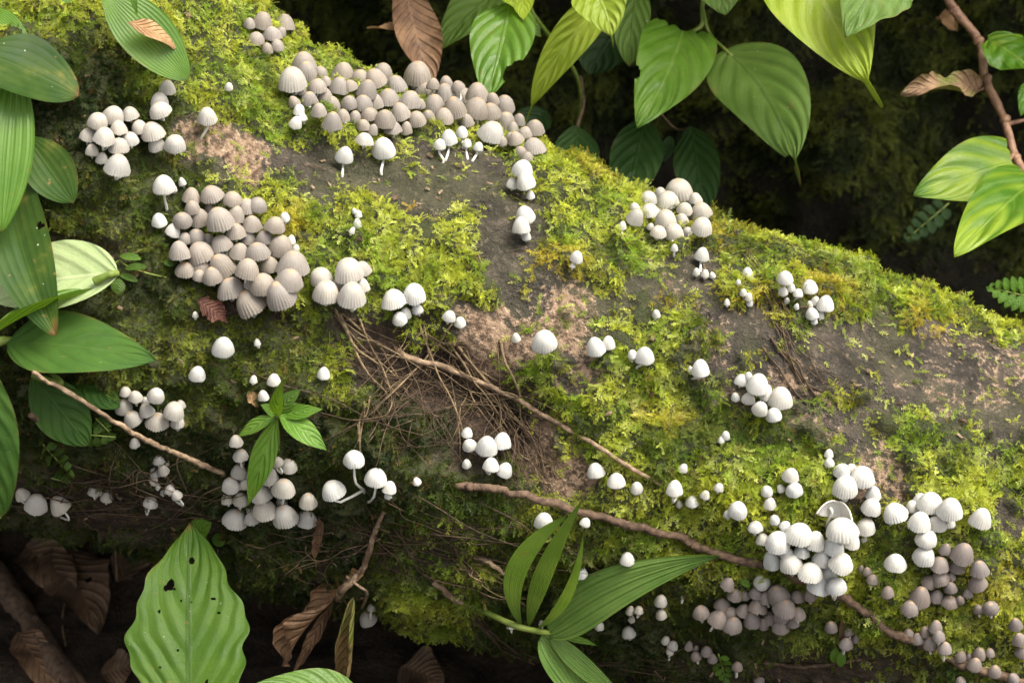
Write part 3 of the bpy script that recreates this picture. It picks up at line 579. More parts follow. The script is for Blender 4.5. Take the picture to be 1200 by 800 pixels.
MARKS = {'crest troop': [('mossy hump side', 345, 95), ('dead leaf side', 465, 75), ('white buttons side', 450, 165), ('quilted leaf side', 570, 100), ('ridge cluster side', 630, 170)],
 'round cluster': [('loose cluster side', 205, 225), ('bare bark side', 300, 225), ('bright moss side', 350, 280), ('pale tuft side', 345, 340), ('red dead leaf side', 250, 345), ('creeping herb side', 200, 300)],
 'left knot': [('strap leaf side', 100, 150), ('brown leaf side', 190, 110), ('round cluster side', 150, 195), ('bare bark side', 210, 165)],
 'ridge cluster': [('crest troop side', 740, 245), ('dark hollow side', 800, 215), ('root tangle side', 830, 250), ('button mushroom side', 785, 280)],
 'white bank': [('thin root side', 870, 600), ('bare bark side', 990, 545), ('purplish cluster side', 950, 690), ('right white cluster side', 1025, 600), ('torn cap side', 960, 615)],
 'white right': [('big white cluster side', 1045, 620), ('bark side', 1090, 580), ('bright moss side', 1150, 605)],
 'purple left': [('palm seedling side', 820, 715), ('white cluster side', 900, 690), ('brown root side', 950, 705), ('log foot side', 890, 740)],
 'purple right': [('white cluster side', 1100, 645), ('bright moss side', 1150, 690), ('brown root side', 1070, 710), ('trailing end', 1195, 750)],
 'seedling cluster': [('twig side', 265, 550), ('seedling side', 320, 540), ('trio side', 360, 590), ('log foot side', 300, 610)],
 'purple low': [('white cluster side', 1070, 740), ('root tip side', 1160, 780)]}
def label_for(key, label, c, caps):
    if key not in MARKS: return label
    ws = sorted(k[2] for k in caps); med = ws[len(ws) // 2]; size = 'broad ' if c[2] > 1.18 * med else 'small ' if c[2] < .82 * med else ''
    cx = sum(k[0] for k in caps) / len(caps); cy = sum(k[1] for k in caps) / len(caps); rx = max(abs(k[0] - cx) for k in caps); ry = max(abs(k[1] - cy) for k in caps)
    if ((c[0] - cx) / rx) ** 2 + ((c[1] - cy) / ry) ** 2 < .20: where = 'middle'
    else: where = min(MARKS[key], key=lambda m: (m[1] - c[0]) ** 2 + (m[2] - c[1]) ** 2)[0]
    return size + label + ', ' + where
ALL = []
for key, (colr, form, label, caps) in CL.items():
    for c in caps: ALL.append((key, colr, form, label_for(key, label, c, caps), c))
order = sorted(range(len(ALL)), key=lambda i: -ALL[i][4][2]); KEEP = set(order[:300])
print('MUSHROOMS', len(ALL), 'kept down to width', ALL[order[299]][4][2])
biggest = {}
for key, (_, _, _, caps) in CL.items():
    ws = sorted((c[2] for c in caps), reverse=True)
    if len(ws) > 2 and ws[0] > ws[1] * 1.07: biggest[key] = ws[0]
tiny = {'V': [], 'F': [], 'M': [], 'ct': [], 'rib': [], 'tc': []}
EXTRA_STEMS = []
def mushroom(i, key, colr, form, label, c):
    rnd = random.Random(i * 13 + 5); x, y, wpx = c[:3]; young = form != 'm' or wpx < 14
    fm = form if not (form == 'm' and wpx < 13) else 'y'
    if form == 'y' and wpx < 11: fm = 'b'
    keep = i in KEEP; me = rnd.choice((CAPS if keep else CAPS_LOW)[fm])
    hr = max(v.co.z for v in me.vertices) / 2           # height / width
    q, n, d = surf(x, y + .2 * wpx)
    p = None; bxp, byp = (c[3], c[4]) if len(c) > 4 else (x + rnd.uniform(-.15, .15) * wpx, y + (.50 + .15 * rnd.random()) * wpx)
    yy = byp
    while p is None and yy < byp + 60: p, pn, pd = surf(bxp, yy); yy += 4
    yy = byp
    while p is None: p, pn, pd = surf(bxp, yy); yy -= 4
    wm = wpx * 1.18 / FPX
    if q is not None:
        clear = min(.72 * wm / max(.35, n.dot(-ray(x, y).normalized())), 1.2 * wm); dd = d - clear
        dd = min(dd, pd + .004)
    else: dd = pd - .1 * wm
    wm = wpx / FPX * dd * (1.15 if form == 'm' else 1.10)
    hpx = wm * hr * math.cos(PITCH) * FPX / dd
    axis = (Vector((0, 0, 1)) + pn * .06 + Vector((rnd.gauss(0, .16), rnd.gauss(0, .10), 0))).normalized()
    cpos = at(x, y + hpx * .42, dd) 
    rot = axis.to_track_quat('Z', 'Y').to_matrix().to_4x4() @ Matrix.Rotation(rnd.uniform(0, 6.28), 4, 'Z')
    hs = rnd.uniform(.93, 1.1)
    Mx = Matrix.Translation(cpos) @ rot @ Matrix.Diagonal((wm / 2, wm / 2 * rnd.uniform(.94, 1.06), wm / 2 * hs, 1))
    top = cpos + axis * wm * hr * .55; base = p - pn * .003
    L = (top - base).length; m1 = base + (pn * .6 + Vector((rnd.uniform(-.3, .3), 0, .3))) * L * .35; m2 = top - axis * L * .45
    sr = max(.0006, wm * .055) if wm > .006 else .0006
    pts = resample([base, m1, m2, top], 9); SV, SF = tube(pts, [sr * (1.35 - .5 * k / 8) for k in range(9)], 7)
    f = rnd.uniform(.86, 1.10); warm = rnd.uniform(-.025, .025)
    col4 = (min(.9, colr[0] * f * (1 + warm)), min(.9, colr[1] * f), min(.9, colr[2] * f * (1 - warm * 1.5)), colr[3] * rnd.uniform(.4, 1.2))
    if keep:
        lb = ('largest ' + label.replace('broad ', '', 1)) if biggest.get(key) == wpx else label
        e = empty('mushroom', base, lb, 'mushroom', None if lb != label else key + ' mushrooms' + (', ' + label.split(', ')[-1] + (' broad' if label.startswith('broad') else ' small' if label.startswith('small ') else '') if key in MARKS else ''))
        co = bpy.data.objects.new('cap', me); co.matrix_local = Matrix.Translation(-Vector(base)) @ Mx; link(co, e); co.color = col4
        go = bpy.data.objects.new('gills', GILLS[me.name]); link(go, co)
        child('stem', SV, SF, M_STEM, e)
    else:
        o = len(tiny['V']); 
        for v in me.vertices: tiny['V'].append(Mx @ v.co)
        for pl in me.polygons: tiny['F'].append(tuple(o + k for k in pl.vertices)); tiny['M'].append(pl.material_index)
        tiny['tc'] += [tuple(col4[:3]) + (1,)] * (len(me.vertices) + len(SV)); tiny['ct'] += [a.value for a in me.attributes['ct'].data]; tiny['rib'] += [a.value for a in me.attributes['rib'].data]
        o = len(tiny['V']); tiny['V'] += SV; tiny['F'] += [tuple(o + k for k in fc) for fc in SF]; tiny['M'] += [2] * len(SF); tiny['ct'] += [.5] * len(SV); tiny['rib'] += [0.] * len(SV)
for i, a in enumerate(ALL): mushroom(i, *a)
me = mesh('tiny_mushrooms', tiny['V'], tiny['F'], [M_TCAP, M_GILL, M_STEM]); me.polygons.foreach_set('material_index', tiny['M'])
a = me.color_attributes.new('tc', 'FLOAT_COLOR', 'POINT'); a.data.foreach_set('color', np.array(tiny['tc'], np.float32).ravel())
for nm in ('ct', 'rib'):
    a = me.attributes.new(nm, 'FLOAT', 'POINT'); a.data.foreach_set('value', tiny[nm])
o = link(bpy.data.objects.new('tiny_mushrooms', me)); o.color = (.62, .59, .54, .4); tag(o, 'scattered tiny button mushrooms dotted between the larger ones', 'mushrooms', kind='stuff')

def torn_cap():
    src = CAPS['m'][1]; p, n, d = surf(966, 624); dd = d - .016
    e = empty('mushroom', p - n * .003, 'torn white mushroom cap curled open above its bent stem', 'mushroom')
    V = [v.co.copy() for v in src.vertices]; keep = []
    for pl in src.polygons:
        c = sum((V[k] for k in pl.vertices), Vector()) / len(pl.vertices); a = math.degrees(math.atan2(c.y, c.x))
        if pl.material_index == 0 and -25 < a < 190 and (c.x ** 2 + c.y ** 2) > .02: keep.append(tuple(pl.vertices))
    c = at(978, 606, dd - .004); Mx = Matrix.Translation(c) @ Euler((R(-38), R(14), R(0))).to_matrix().to_4x4() @ Matrix.Diagonal((.0095, .0080, .0075, 1))
    used = sorted({k for f in keep for k in f}); mp = {k: i for i, k in enumerate(used)}
    o = child('cap', [Mx @ V[k] for k in used], [tuple(mp[k] for k in f) for f in keep], M_CAP, e); o.color = (.6, .58, .53, .2); md = o.modifiers.new('thickness', 'SOLIDIFY'); md.thickness = .0007
    for nm in ('ct', 'rib'):
        a = o.data.attributes.new(nm, 'FLOAT', 'POINT'); a.data.foreach_set('value', [src.attributes[nm].data[k].value for k in used])
    sv, sf = tube(resample([p - n * .003, at(970, 612, dd + .006), at(975, 600, dd), at(972, 594, dd)], 12), .0008, 7); child('stem', sv, sf, M_STEM, e)
torn_cap()

# ---------------------------------------------------------------- leaves
def prof_w(shape, u):
    if shape == 'ovate': return (np.sin(np.pi * np.clip(u, 0, 1) ** .72)) ** .85
    if shape == 'ellip': return np.sin(np.pi * u) ** .70
    if shape == 'lance': return np.sin(np.pi * u ** .85) ** 1.05
    if shape == 'strap': return np.clip(np.sin(np.pi * np.clip(u, 0, 1) ** .95), 0, 1) ** .45
    if shape == 'drip':                          # broad blade, long thin tip
        b = np.sin(np.pi * np.clip(u / .86, 0, 1) ** .68) ** .8; return np.maximum(b, .075 * (1 - u) ** .3 * (u > .2))
    if shape == 'heart':
        b = np.sin(np.pi * np.clip(.08 + u * .92, 0, 1) ** .58) ** .75; return b
    if shape == 'palm': return np.sin(np.pi * u ** .62) ** .9 * (1 - .25 * u)
    if shape == 'obov': return np.sin(np.pi * u ** 1.35) ** .75
    return np.sin(np.pi * u)
def leaf(parent, base, tip, wpx, shape, mat, roll=0., arch=.08, bend=0., fold=.18, quilt=0., qn=8., ql=.45, wav=.03, nu=40, nv=20, holes=(), lobe=0., name='leaf', serr=0., droop=0., face=.5, label=None, curl=0., ragged=0., seed=None, twist=0., parallel=0):
    """base / tip: (x, y, depth) with photo pixels; depth below .6 = that far in front of the log's surface"""
    def pnt(q): return at(q[0], q[1], q[2] if q[2] > .6 else depth(q[0], q[1], q[2]))
    B, T = pnt(base), pnt(tip); L = (T - B).length; ax_ = (T - B) / L; dm = ((B + T) / 2 - CAM).dot(fv); wm = wpx / FPX * dm
    n0 = (-fv * (1 - face) + Vector((0, 0, 1)) * face); n0 = (n0 - ax_ * n0.dot(ax_)).normalized(); n0.rotate(Matrix.Rotation(R(roll), 3, ax_)); s0 = n0.cross(ax_).normalized()
    rnd = random.Random(seed if seed is not None else int(base[0] * 7 + base[1] * 3 + wpx)); ph = [rnd.uniform(0, 6.3) for _ in range(8)]
    u = np.linspace(0, 1, nu + 1); v = np.linspace(-1, 1, nv + 1); wv = prof_w(shape, u); wv[0] = max(wv[0], .03); wv[-1] = max(min(wv[-1], .05), .01)
    V = []; UV = []
    for i, ui in enumerate(u):
        mid = B.lerp(T, ui) + n0 * (arch * L * 4 * ui * (1 - ui)) + s0 * (bend * L * 4 * ui * (1 - ui)) + Vector((0, 0, -droop * L * ui ** 2 + droop * L * ui))
        tg = (ax_ + n0 * (arch * 4 * (1 - 2 * ui)) + s0 * (bend * 4 * (1 - 2 * ui))).normalized(); nn = (n0 - tg * n0.dot(tg)).normalized(); nn.rotate(Matrix.Rotation(R(twist) * ui, 3, tg)); ss = nn.cross(tg)
        for vj in v:
            a = abs(vj); h = wm / 2 * wv[i]
            if serr: h *= 1 + serr * a * (abs(((ui * 22) % 1) - .5) - .25)
            if ragged: h *= 1 + ragged * a * (math.sin(ui * 19 + ph[0] + vj) * .6 + math.sin(ui * 41 + ph[1]) * .4)
            if curl:                                   # edges roll inwards
                ang = a * curl; rr = h / max(curl, 1e-3); off = math.sin(ang) * rr * (1 if vj > 0 else -1); up = (1 - math.cos(ang)) * rr
            else: off = vj * h; up = fold * a * h
            up += wav * wm * math.sin(ui * 9 + ph[2] + (2 if vj > 0 else 0)) * a * a
            if quilt:
                if parallel: up += quilt * wm * math.cos(a * parallel * math.pi * 2) * .5
                else:
                    f = ((ui - (a ** 1.25) * ql * .45) * qn) % 1.; up += quilt * wm * (math.sin(math.pi * f) - .5) * min(1, a * 3) * (1 - a ** 4)
            p = mid + ss * off + nn * up
            if lobe: p = p - tg * (lobe * wm * (a ** 1.4) * (1 - ui) ** 3)
            V.append(p); UV.append((ui, (vj + 1) / 2))
    m = nv + 1; F = []
    for i in range(nu):
        for j in range(nv):
            uu, vv = (i + .5) / nu, (j + .5) / nv * 2 - 1
            if any(((uu - hu) / ru) ** 2 + ((vv - hv) / rw) ** 2 < 1 for hu, hv, ru, rw in holes): continue
            F.append((i * m + j, i * m + j + 1, (i + 1) * m + j + 1, (i + 1) * m + j))
    o = child(name, V, F, mat, parent) if parent is not None else obj(name, V, F, mat)
    lay = o.data.uv_layers.new(name='UVMap'); li = np.empty(len(o.data.loops), np.int32); o.data.loops.foreach_get('vertex_index', li); lay.data.foreach_set('uv', np.array(UV, np.float32)[li].ravel())
    if label: o['label'] = label
    return o
def pt(q): return at(q[0], q[1], q[2] if q[2] > .6 else depth(q[0], q[1], q[2]))
def strand(name, parent, pts, r0, r1, mat, n=None, sides=8, wob=0., seed=1):
    P = [pt(q) if not isinstance(q, Vector) else q for q in pts]; n = n or 8 * len(P); C = resample(P, n); rnd = random.Random(seed)
    dr = Vector((0, 0, 0))
    for i in range(1, n - 1): dr = dr * .8 + Vector((rnd.gauss(0, 1), rnd.gauss(0, 1), rnd.gauss(0, 1))) * .6; C[i] = C[i] + dr * wob
    a_, b_ = rnd.uniform(0, 6), rnd.uniform(0, 6)
    rad = [(r0 + (r1 - r0) * k / (n - 1)) * (1 + .12 * math.sin(k * .55 + a_) * math.sin(k * .23 + b_) + rnd.uniform(-.03, .03)) for k in range(n)]
    V, F = tube(C, rad, sides); return child(name, V, F, mat, parent) if parent is not None else obj(name, V, F, mat)

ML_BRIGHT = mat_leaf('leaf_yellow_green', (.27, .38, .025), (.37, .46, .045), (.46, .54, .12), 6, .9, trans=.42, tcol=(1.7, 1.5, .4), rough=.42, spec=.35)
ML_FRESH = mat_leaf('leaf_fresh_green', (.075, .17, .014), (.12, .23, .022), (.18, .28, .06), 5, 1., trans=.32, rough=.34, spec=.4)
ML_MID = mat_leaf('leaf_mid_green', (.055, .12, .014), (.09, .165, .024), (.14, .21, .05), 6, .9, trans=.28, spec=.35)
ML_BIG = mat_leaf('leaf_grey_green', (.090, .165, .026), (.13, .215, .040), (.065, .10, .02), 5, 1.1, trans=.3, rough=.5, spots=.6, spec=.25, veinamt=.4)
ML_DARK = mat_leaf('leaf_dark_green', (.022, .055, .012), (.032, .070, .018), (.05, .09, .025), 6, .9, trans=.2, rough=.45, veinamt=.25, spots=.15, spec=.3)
ML_VAR = mat_leaf('leaf_variegated', (.055, .15, .010), (.09, .20, .015), (.20, .32, .05), 3.2, 1.2, trans=.34, var=(.28, .38, .035), rough=.34, spec=.28)
ML_STRAP = mat_leaf('leaf_parallel_veined', (.070, .155, .014), (.105, .205, .022), (.14, .23, .04), 7, 0, 'parallel', trans=.3, rough=.33, veinamt=.14, spec=.4, bumpd=.0003)
ML_OLD = mat_leaf('leaf_old_mottled', (.024, .060, .010), (.055, .095, .014), (.06, .10, .02), 4, 0, 'parallel', trans=.22, rough=.45, mottled=.7, veinamt=.15, spots=.8, spec=.15, bumpd=.0002)
ML_HAIRY = mat_leaf('leaf_soft_hairy', (.026, .070, .009), (.045, .10, .013), (.075, .125, .025), 5, 1., trans=.2, rough=.62, spots=.2, veinamt=.22, spec=.18, bumpd=.0008)
ML_PALE = mat_leaf('leaf_pale_underside', (.27, .34, .15), (.35, .42, .20), (.42, .48, .26), 5, .9, trans=.15, rough=.65, spots=.1, veinamt=.5, spec=.2)
ML_PALM = mat_leaf('leaf_palm', (.11, .21, .04), (.17, .28, .06), (.24, .34, .10), 5, 0, 'parallel', trans=.28, rough=.4, veinamt=.25, spots=.35, spec=.35)
ML_LOW = mat_leaf('leaf_crinkled', (.046, .105, .008), (.075, .145, .012), (.030, .062, .008), 5, 1.5, trans=.26, rough=.5, veinamt=.5, spots=.4, spec=.22, bumpd=.0008)
MD_BROWN = mat_dead('dead_leaf_brown', (.10, .055, .03), (.26, .15, .08))
MD_TAN = mat_dead('dead_leaf_tan', (.26, .14, .06), (.48, .30, .15))
MD_DARK = mat_dead('dead_leaf_dark', (.06, .034, .020), (.15, .09, .05), .05)
MD_ROLL = mat_dead('dead_leaf_greenish', (.14, .09, .035), (.30, .20, .09), .15, 1.)

# left, hanging over the log
p = empty('strap_leaf_plant', at(-20, 60, 1.06), 'leafy plant with long arching strap leaves, one crossing the pale leaf', 'plant')
leaf(p, (18, 76, 1.075), (2, 272, 1.06), 62, 'ellip', ML_STRAP, arch=.05, quilt=.03, parallel=3, fold=.12, roll=-8, wav=.02)
leaf(p, (-20, 10, 1.09), (42, 62, 1.08), 34, 'lance', ML_STRAP, roll=10, fold=.1)
leaf(p, (6, 160, 1.10), (66, 394, 1.055), 78, 'ellip', ML_OLD, arch=.04, bend=-.04, fold=.28, roll=12, holes=[(.52, .80, .018, .10)], nu=60, nv=26)
leaf(p, (-30, 58, .016), (92, 112, .012), 100, 'ellip', ML_OLD, roll=-15, arch=.04, fold=.1)
leaf(p, (30, 160, .012), (86, 238, .010), 58, 'ellip', ML_OLD, roll=10, arch=.05)
leaf(p, (-15, 66, 1.075), (14, 84, 1.074), 22, 'ovate', ML_STRAP)
strand('stem', p, [(-30, 40, 1.09), (-8, 66, 1.08), (18, 77, 1.076)], .0025, .0018, M_STALK)
p = empty('strap_leaf_shoot', at(125, -25, .03), 'dark glossy strap leaf shoot with a brown leaf lying on it', 'plant')
leaf(p, (120, -12, .030), (221, 94, .022), 66, 'ellip', ML_STRAP, arch=.03, fold=.10, roll=6, wav=.02)
leaf(p, (150, -30, .045), (161, 20, .04), 10, 'lance', ML_FRESH)
leaf(p, (60, -20, .03), (82, 4, .03), 22, 'ellip', ML_FRESH)
strand('stem', p, [(120, -12, .03), (108, -34, .02), (98, -56, -.004)], .0015, .0018, M_STALK)
d1 = leaf(None, (150, 26, .041), (218, 62, .031), 27, 'lance', MD_TAN, arch=.07, wav=.10, fold=.05, name='brown_leaf'); tag(d1, 'dry tan-brown leaf lying on a green strap leaf', 'dead leaf')
# hairy plant, lower left
p = empty('hairy_leaf_plant', at(-15, 410, 1.08), 'soft-leaved plant with broad fuzzy leaves and one pale upturned leaf', 'plant')
leaf(p, (138, 321, .018), (-30, 352, 1.08), 92, 'ovate', ML_PALE, arch=-.03, bend=-.06, fold=.22, roll=0, nu=44, label='pale leaf showing its whitish underside')
leaf(p, (-25, 405, 1.06), (125, 338, .02), 40, 'lance', ML_FRESH, bend=-.10, fold=.6, roll=-50)
leaf(p, (8, 402, 1.075), (182, 422, .025), 88, 'ovate', ML_HAIRY, arch=.05, fold=.14, roll=-6, quilt=.015)
leaf(p, (38, 440, 1.09), (103, 522, .022), 62, 'ellip', ML_HAIRY, arch=.05, fold=.1, roll=10)
leaf(p, (85, 440, 1.10), (140, 478, .016), 40, 'ellip', ML_HAIRY, arch=.05)
leaf(p, (-28, 410, 1.03), (2, 606, 1.035), 90, 'ellip', ML_HAIRY, arch=.08, fold=.15, roll=14, quilt=.02)
strand('stem', p, [(138, 320, .018), (128, 322, .022), (110, 330, .026)], .0016, .0022, M_STALK)
strand('stem', p, [(-90, 440, -.006), (-60, 428, .015), (-25, 412, 1.07), (0, 400, 1.075), (20, 398, 1.08)], .003, .002, M_STALK)
strand('stem', p, [(-60, 428, .015), (-45, 415, 1.07), (-28, 410, 1.03)], .0022, .0016, M_STALK)
tw = strand('dead_twig', None, [(38, 436, .045), (95, 470, .035), (160, 508, .020), (215, 535, .012), (262, 557, .004)], .0011, .0015, M_ROOT, 60, 8, .0005); tag(tw, 'straight pale-brown dead twig slanting out from under fuzzy leaves', 'twig')
tw = strand('dead_twig', None, [(36, 486, .02), (50, 498, .016), (68, 510, .004)], .0015, .0012, M_ROOTD, 16); tag(tw, 'short dark twig stub under the fuzzy leaves', 'twig')
# seedling
p = empty('seedling', at(322, 530, .002), 'small bright green seedling with pointed leaves between white mushrooms', 'seedling')
leaf(p, (325, 488, .022), (291, 592, .034), 30, 'lance', ML_FRESH, arch=.04, fold=.1, roll=4, face=.05)
leaf(p, (327, 486, .022), (383, 528, .026), 30, 'lance', ML_FRESH, arch=.06, roll=-5, holes=())
leaf(p, (324, 487, .022), (278, 512, .022), 18, 'lance', ML_FRESH, arch=.06)
leaf(p, (325, 488, .022), (331, 444, .034), 17, 'lance', ML_FRESH, roll=25, fold=.4)
leaf(p, (328, 485, .018), (379, 479, .020), 20, 'lance', ML_FRESH, arch=.09, bend=-.06)
leaf(p, (327, 484, .016), (352, 456, .012), 22, 'ovate', ML_MID)
leaf(p, (328, 486, .014), (370, 483, .010), 24, 'ovate', ML_MID)
leaf(p, (323, 486, .016), (305, 474, .014), 15, 'ovate', ML_MID)
strand('stem', p, [(326, 534, -.004), (325, 505, .012), (325, 486, .023)], .0013, .0009, M_STALK)
# creeping herb
p = empty('creeping_herb', at(135, 312, .001), 'tiny creeping herb with round glossy leaflets left of the round cluster', 'herb')
for b_, t_, w_ in [((140, 300, .006), (166, 304, .006), 11), ((146, 315, .008), (173, 313, .007), 10), ((139, 326, .008), (139, 345, .008), 17), ((192, 309, .004), (204, 310, .004), 11), ((140, 322, .004), (162, 330, .003), 9)]:
    leaf(p, b_, t_, w_, 'ellip', ML_MID, nu=14, nv=8)
strand('stem', p, [(128, 322, .001), (138, 306, .005), (150, 312, .006), (172, 320, .003), (195, 325, .001)], .0005, .0004, M_STALK)
# large crinkled leaf and neighbours, bottom left
p = empty('crinkled_leaf_plant', at(225, 830, 1.12), 'plant with one large crinkled green leaf full of insect holes', 'plant')
HB = [(.80, -.10, .020, .10), (.68, .42, .030, .09), (.665, .50, .016, .07), (.60, -.50, .008, .04), (.20, -.36, .010, .03), (.115, .44, .014, .04), (.53, -.56, .008, .03), (.66, .32, .007, .03), (.28, .5, .006, .02), (.55, .55, .008, .03), (.36, .18, .006, .02), (.60, .14, .005, .02), (.59, -.06, .004, .02)]
leaf(p, (222, 850, 1.10), (222, 612, 1.14), 138, 'ovate', ML_LOW, arch=.03, fold=.08, quilt=.013, qn=6, ql=1.1, nu=170, nv=110, holes=HB, ragged=.09, roll=0, face=.35, wav=.04, lobe=0)
leaf(p, (228, 628, 1.15), (248, 612, 1.145), 30, 'ovate', ML_LOW, nu=14, nv=8)
leaf(p, (248, 632, 1.16), (266, 634, 1.16), 18, 'ellip', ML_LOW, nu=14, nv=8)
strand('stem', p, [(222, 850, 1.10), (222, 900, 1.12), (222, 960, 1.16)], .0018, .002, M_STALK)
p = empty('holed_leaf_plant', at(340, 850, 1.11), 'dark green leaf with black holes under the rolled dead leaf', 'plant')
leaf(p, (430, 830, 1.12), (290, 806, 1.11), 70, 'ovate', ML_MID, roll=10, holes=[(.3, -.2, .012, .05), (.45, .3, .010, .04), (.4, -.5, .008, .03), (.62, -.3, .008, .03)], nu=60, nv=30, arch=.05)
# dead rolled leaves hanging from twig
p = empty('rolled_dead_leaf', at(400, 700, .01), 'curled brown dead leaf hanging from a bare twig', 'dead leaf')
leaf(p, (398, 690, .014), (330, 780, .035), 62, 'ovate', MD_BROWN, curl=2.3, wav=.22, arch=.06, nu=50, nv=26, ragged=.15, roll=30)
leaf(p, (392, 700, .02), (342, 792, .03), 30, 'lance', MD_BROWN, curl=2., wav=.25, arch=-.05, ragged=.2, roll=-20)
strand('stem', p, [(450, 598, .006), (437, 630, .010), (424, 668, .014), (404, 690, .016), (396, 700, .02)], .0011, .0026, M_ROOT, 40, 8, .0004)
leaf(p, (424, 672, .016), (396, 705, .022), 30, 'ovate', MD_TAN, curl=1.1, wav=.15, ragged=.1)
p = empty('rolled_dead_leaf', at(418, 705, .01), 'yellow-green wilting leaf rolled lengthwise beside the brown dead leaf', 'dead leaf')
leaf(p, (414, 700, .018), (404, 806, .03), 46, 'strap', MD_ROLL, curl=2.4, wav=.15, arch=.08, nu=50, nv=26, ragged=.08)
strand('stem', p, [(406, 675, .014), (420, 686, .018), (430, 695, .02), (424, 712, .02)], .0008, .0008, M_ROOT)
p = leaf(None, (374, 606, .012), (368, 656, .012), 18, 'lance', MD_BROWN, curl=1.4, wav=.3, arch=-.1, name='dead_leaf_strip', ragged=.2); tag(p, 'thin reddish-brown dead leaf strip hanging below the seedling cluster', 'dead leaf')
# palm seedling
p = empty('palm_seedling', at(560, 720, .004), 'palm seedling with pleated blades fanning from one pale stalk', 'palm seedling')
strand('stem', p, [(518, 692, .000), (560, 712, .014), (605, 733, .030), (645, 742, .036)], .0018, .0016, M_STALK)
leaf(p, (642, 743, .036), (845, 651, .034), 64, 'palm', ML_PALM, arch=.05, bend=.05, quilt=.022, parallel=3, fold=.06, roll=-4, nu=60, nv=32, face=.3)
leaf(p, (612, 735, .034), (664, 604, .050), 25, 'ellip', ML_PALM, bend=.12, quilt=.03, parallel=2, arch=.04, face=.2, fold=.05)
leaf(p, (619, 736, .036), (686, 580, .056), 22, 'lance', ML_PALM, bend=.03, quilt=.03, parallel=2, arch=.04, face=.2, fold=.05)
leaf(p, (628, 737, .034), (684, 622, .050), 13, 'lance', ML_PALM, bend=-.06, quilt=.03, parallel=2, arch=.03, face=.2)
leaf(p, (634, 744, .034), (700, 850, .05), 46, 'palm', ML_PALM, quilt=.03, parallel=2, bend=.03, face=.2)
leaf(p, (645, 745, .034), (745, 830, .05), 26, 'palm', ML_PALM, quilt=.03, parallel=2, bend=-.02, face=.2)
leaf(p, (645, 744, .030), (702, 757, .030), 9, 'lance', ML_FRESH, fold=.5)
# upper middle: vine with quilted leaves behind the crest
p = empty('quilted_vine', at(620, -40, 1.33), 'climbing vine with glossy quilted green leaf beside the crest troop', 'vine')
leaf(p, (597, 4, 1.285), (569, 118, 1.255), 76, 'ovate', ML_FRESH, quilt=.06, qn=5, ql=1., fold=.15, arch=.06, bend=.03, roll=6, holes=[(.72, .95, .10, .42)], nu=60, nv=34)
leaf(p, (592, -18, 1.33), (513, 60, 1.32), 64, 'ovate', ML_BIG, roll=10, arch=.06, quilt=.02)
leaf(p, (610, -14, 1.29), (614, 24, 1.27), 30, 'ovate', ML_BRIGHT, arch=.05)
leaf(p, (604, 14, 1.31), (634, 44, 1.31), 22, 'ovate', ML_MID, ragged=.2)
leaf(p, (588, -14, 1.28), (604, 10, 1.27), 22, 'ovate', ML_BRIGHT)
strand('stem', p, [(619, -12, 1.31), (622, 12, 1.315), (640, 38, 1.33), (668, 75, 1.36), (680, 110, 1.38), (676, 160, 1.40)], .0017, .0014, M_STALK)
strand('stem', p, [(619, 0, 1.30), (608, 4, 1.295), (596, 5, 1.285)], .001, .0008, M_STALK)
p = empty('yellow_leaf_shoot', at(716, -30, 1.25), 'limp yellow-green shoot, one twisted leaf hanging from its drip tip', 'plant')
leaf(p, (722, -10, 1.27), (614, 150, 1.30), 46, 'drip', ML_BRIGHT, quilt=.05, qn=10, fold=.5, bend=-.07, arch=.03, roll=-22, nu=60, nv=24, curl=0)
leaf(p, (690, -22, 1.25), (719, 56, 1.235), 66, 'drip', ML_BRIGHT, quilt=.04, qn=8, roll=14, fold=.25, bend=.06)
p = empty('dark_oval_vine', at(745, -40, 1.40), 'dark oval-leaved plant in the shade behind the log', 'plant')
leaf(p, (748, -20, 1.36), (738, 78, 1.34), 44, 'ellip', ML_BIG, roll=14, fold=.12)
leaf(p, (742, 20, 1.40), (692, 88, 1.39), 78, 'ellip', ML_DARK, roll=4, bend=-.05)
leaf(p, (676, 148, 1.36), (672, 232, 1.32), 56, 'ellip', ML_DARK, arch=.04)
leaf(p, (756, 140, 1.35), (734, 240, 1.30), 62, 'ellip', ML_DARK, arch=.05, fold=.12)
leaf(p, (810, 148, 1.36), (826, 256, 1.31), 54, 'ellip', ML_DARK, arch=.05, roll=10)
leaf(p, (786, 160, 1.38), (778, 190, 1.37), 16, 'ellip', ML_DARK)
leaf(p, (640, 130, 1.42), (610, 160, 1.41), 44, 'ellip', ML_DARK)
strand('stem', p, [(745, -20, 1.37), (764, 120, 1.37), (756, 142, 1.35)], .0012, .0010, M_ROOTD)
strand('stem', p, [(764, 120, 1.37), (790, 150, 1.37), (810, 150, 1.36)], .0009, .0008, M_ROOTD)
strand('stem', p, [(680, 90, 1.39), (684, 120, 1.38), (676, 150, 1.36)], .0012, .0010, M_ROOTD)
p = empty('drip_tip_vine', at(822, -40, 1.34), 'vine with broad bitten leaves ending in brown-edged drip tips', 'vine')
leaf(p, (800, 36, 1.33), (746, 150, 1.27), 92, 'heart', ML_FRESH, quilt=.06, qn=5, ql=1., fold=.08, arch=.05, bend=.03, roll=-8, lobe=.10, nu=60, nv=34, holes=[(.60, -1.0, .05, .18)])
leaf(p, (858, 66, 1.32), (938, 218, 1.25), 108, 'drip', ML_BIG, quilt=.05, qn=5, ql=1.1, fold=.10, arch=.06, bend=.05, roll=6, lobe=.20, nu=60, nv=34, holes=[(.85, -.7, .03, .6)])
leaf(p, (836, -28, 1.32), (850, 18, 1.31), 60, 'ovate', ML_BIG, roll=0)
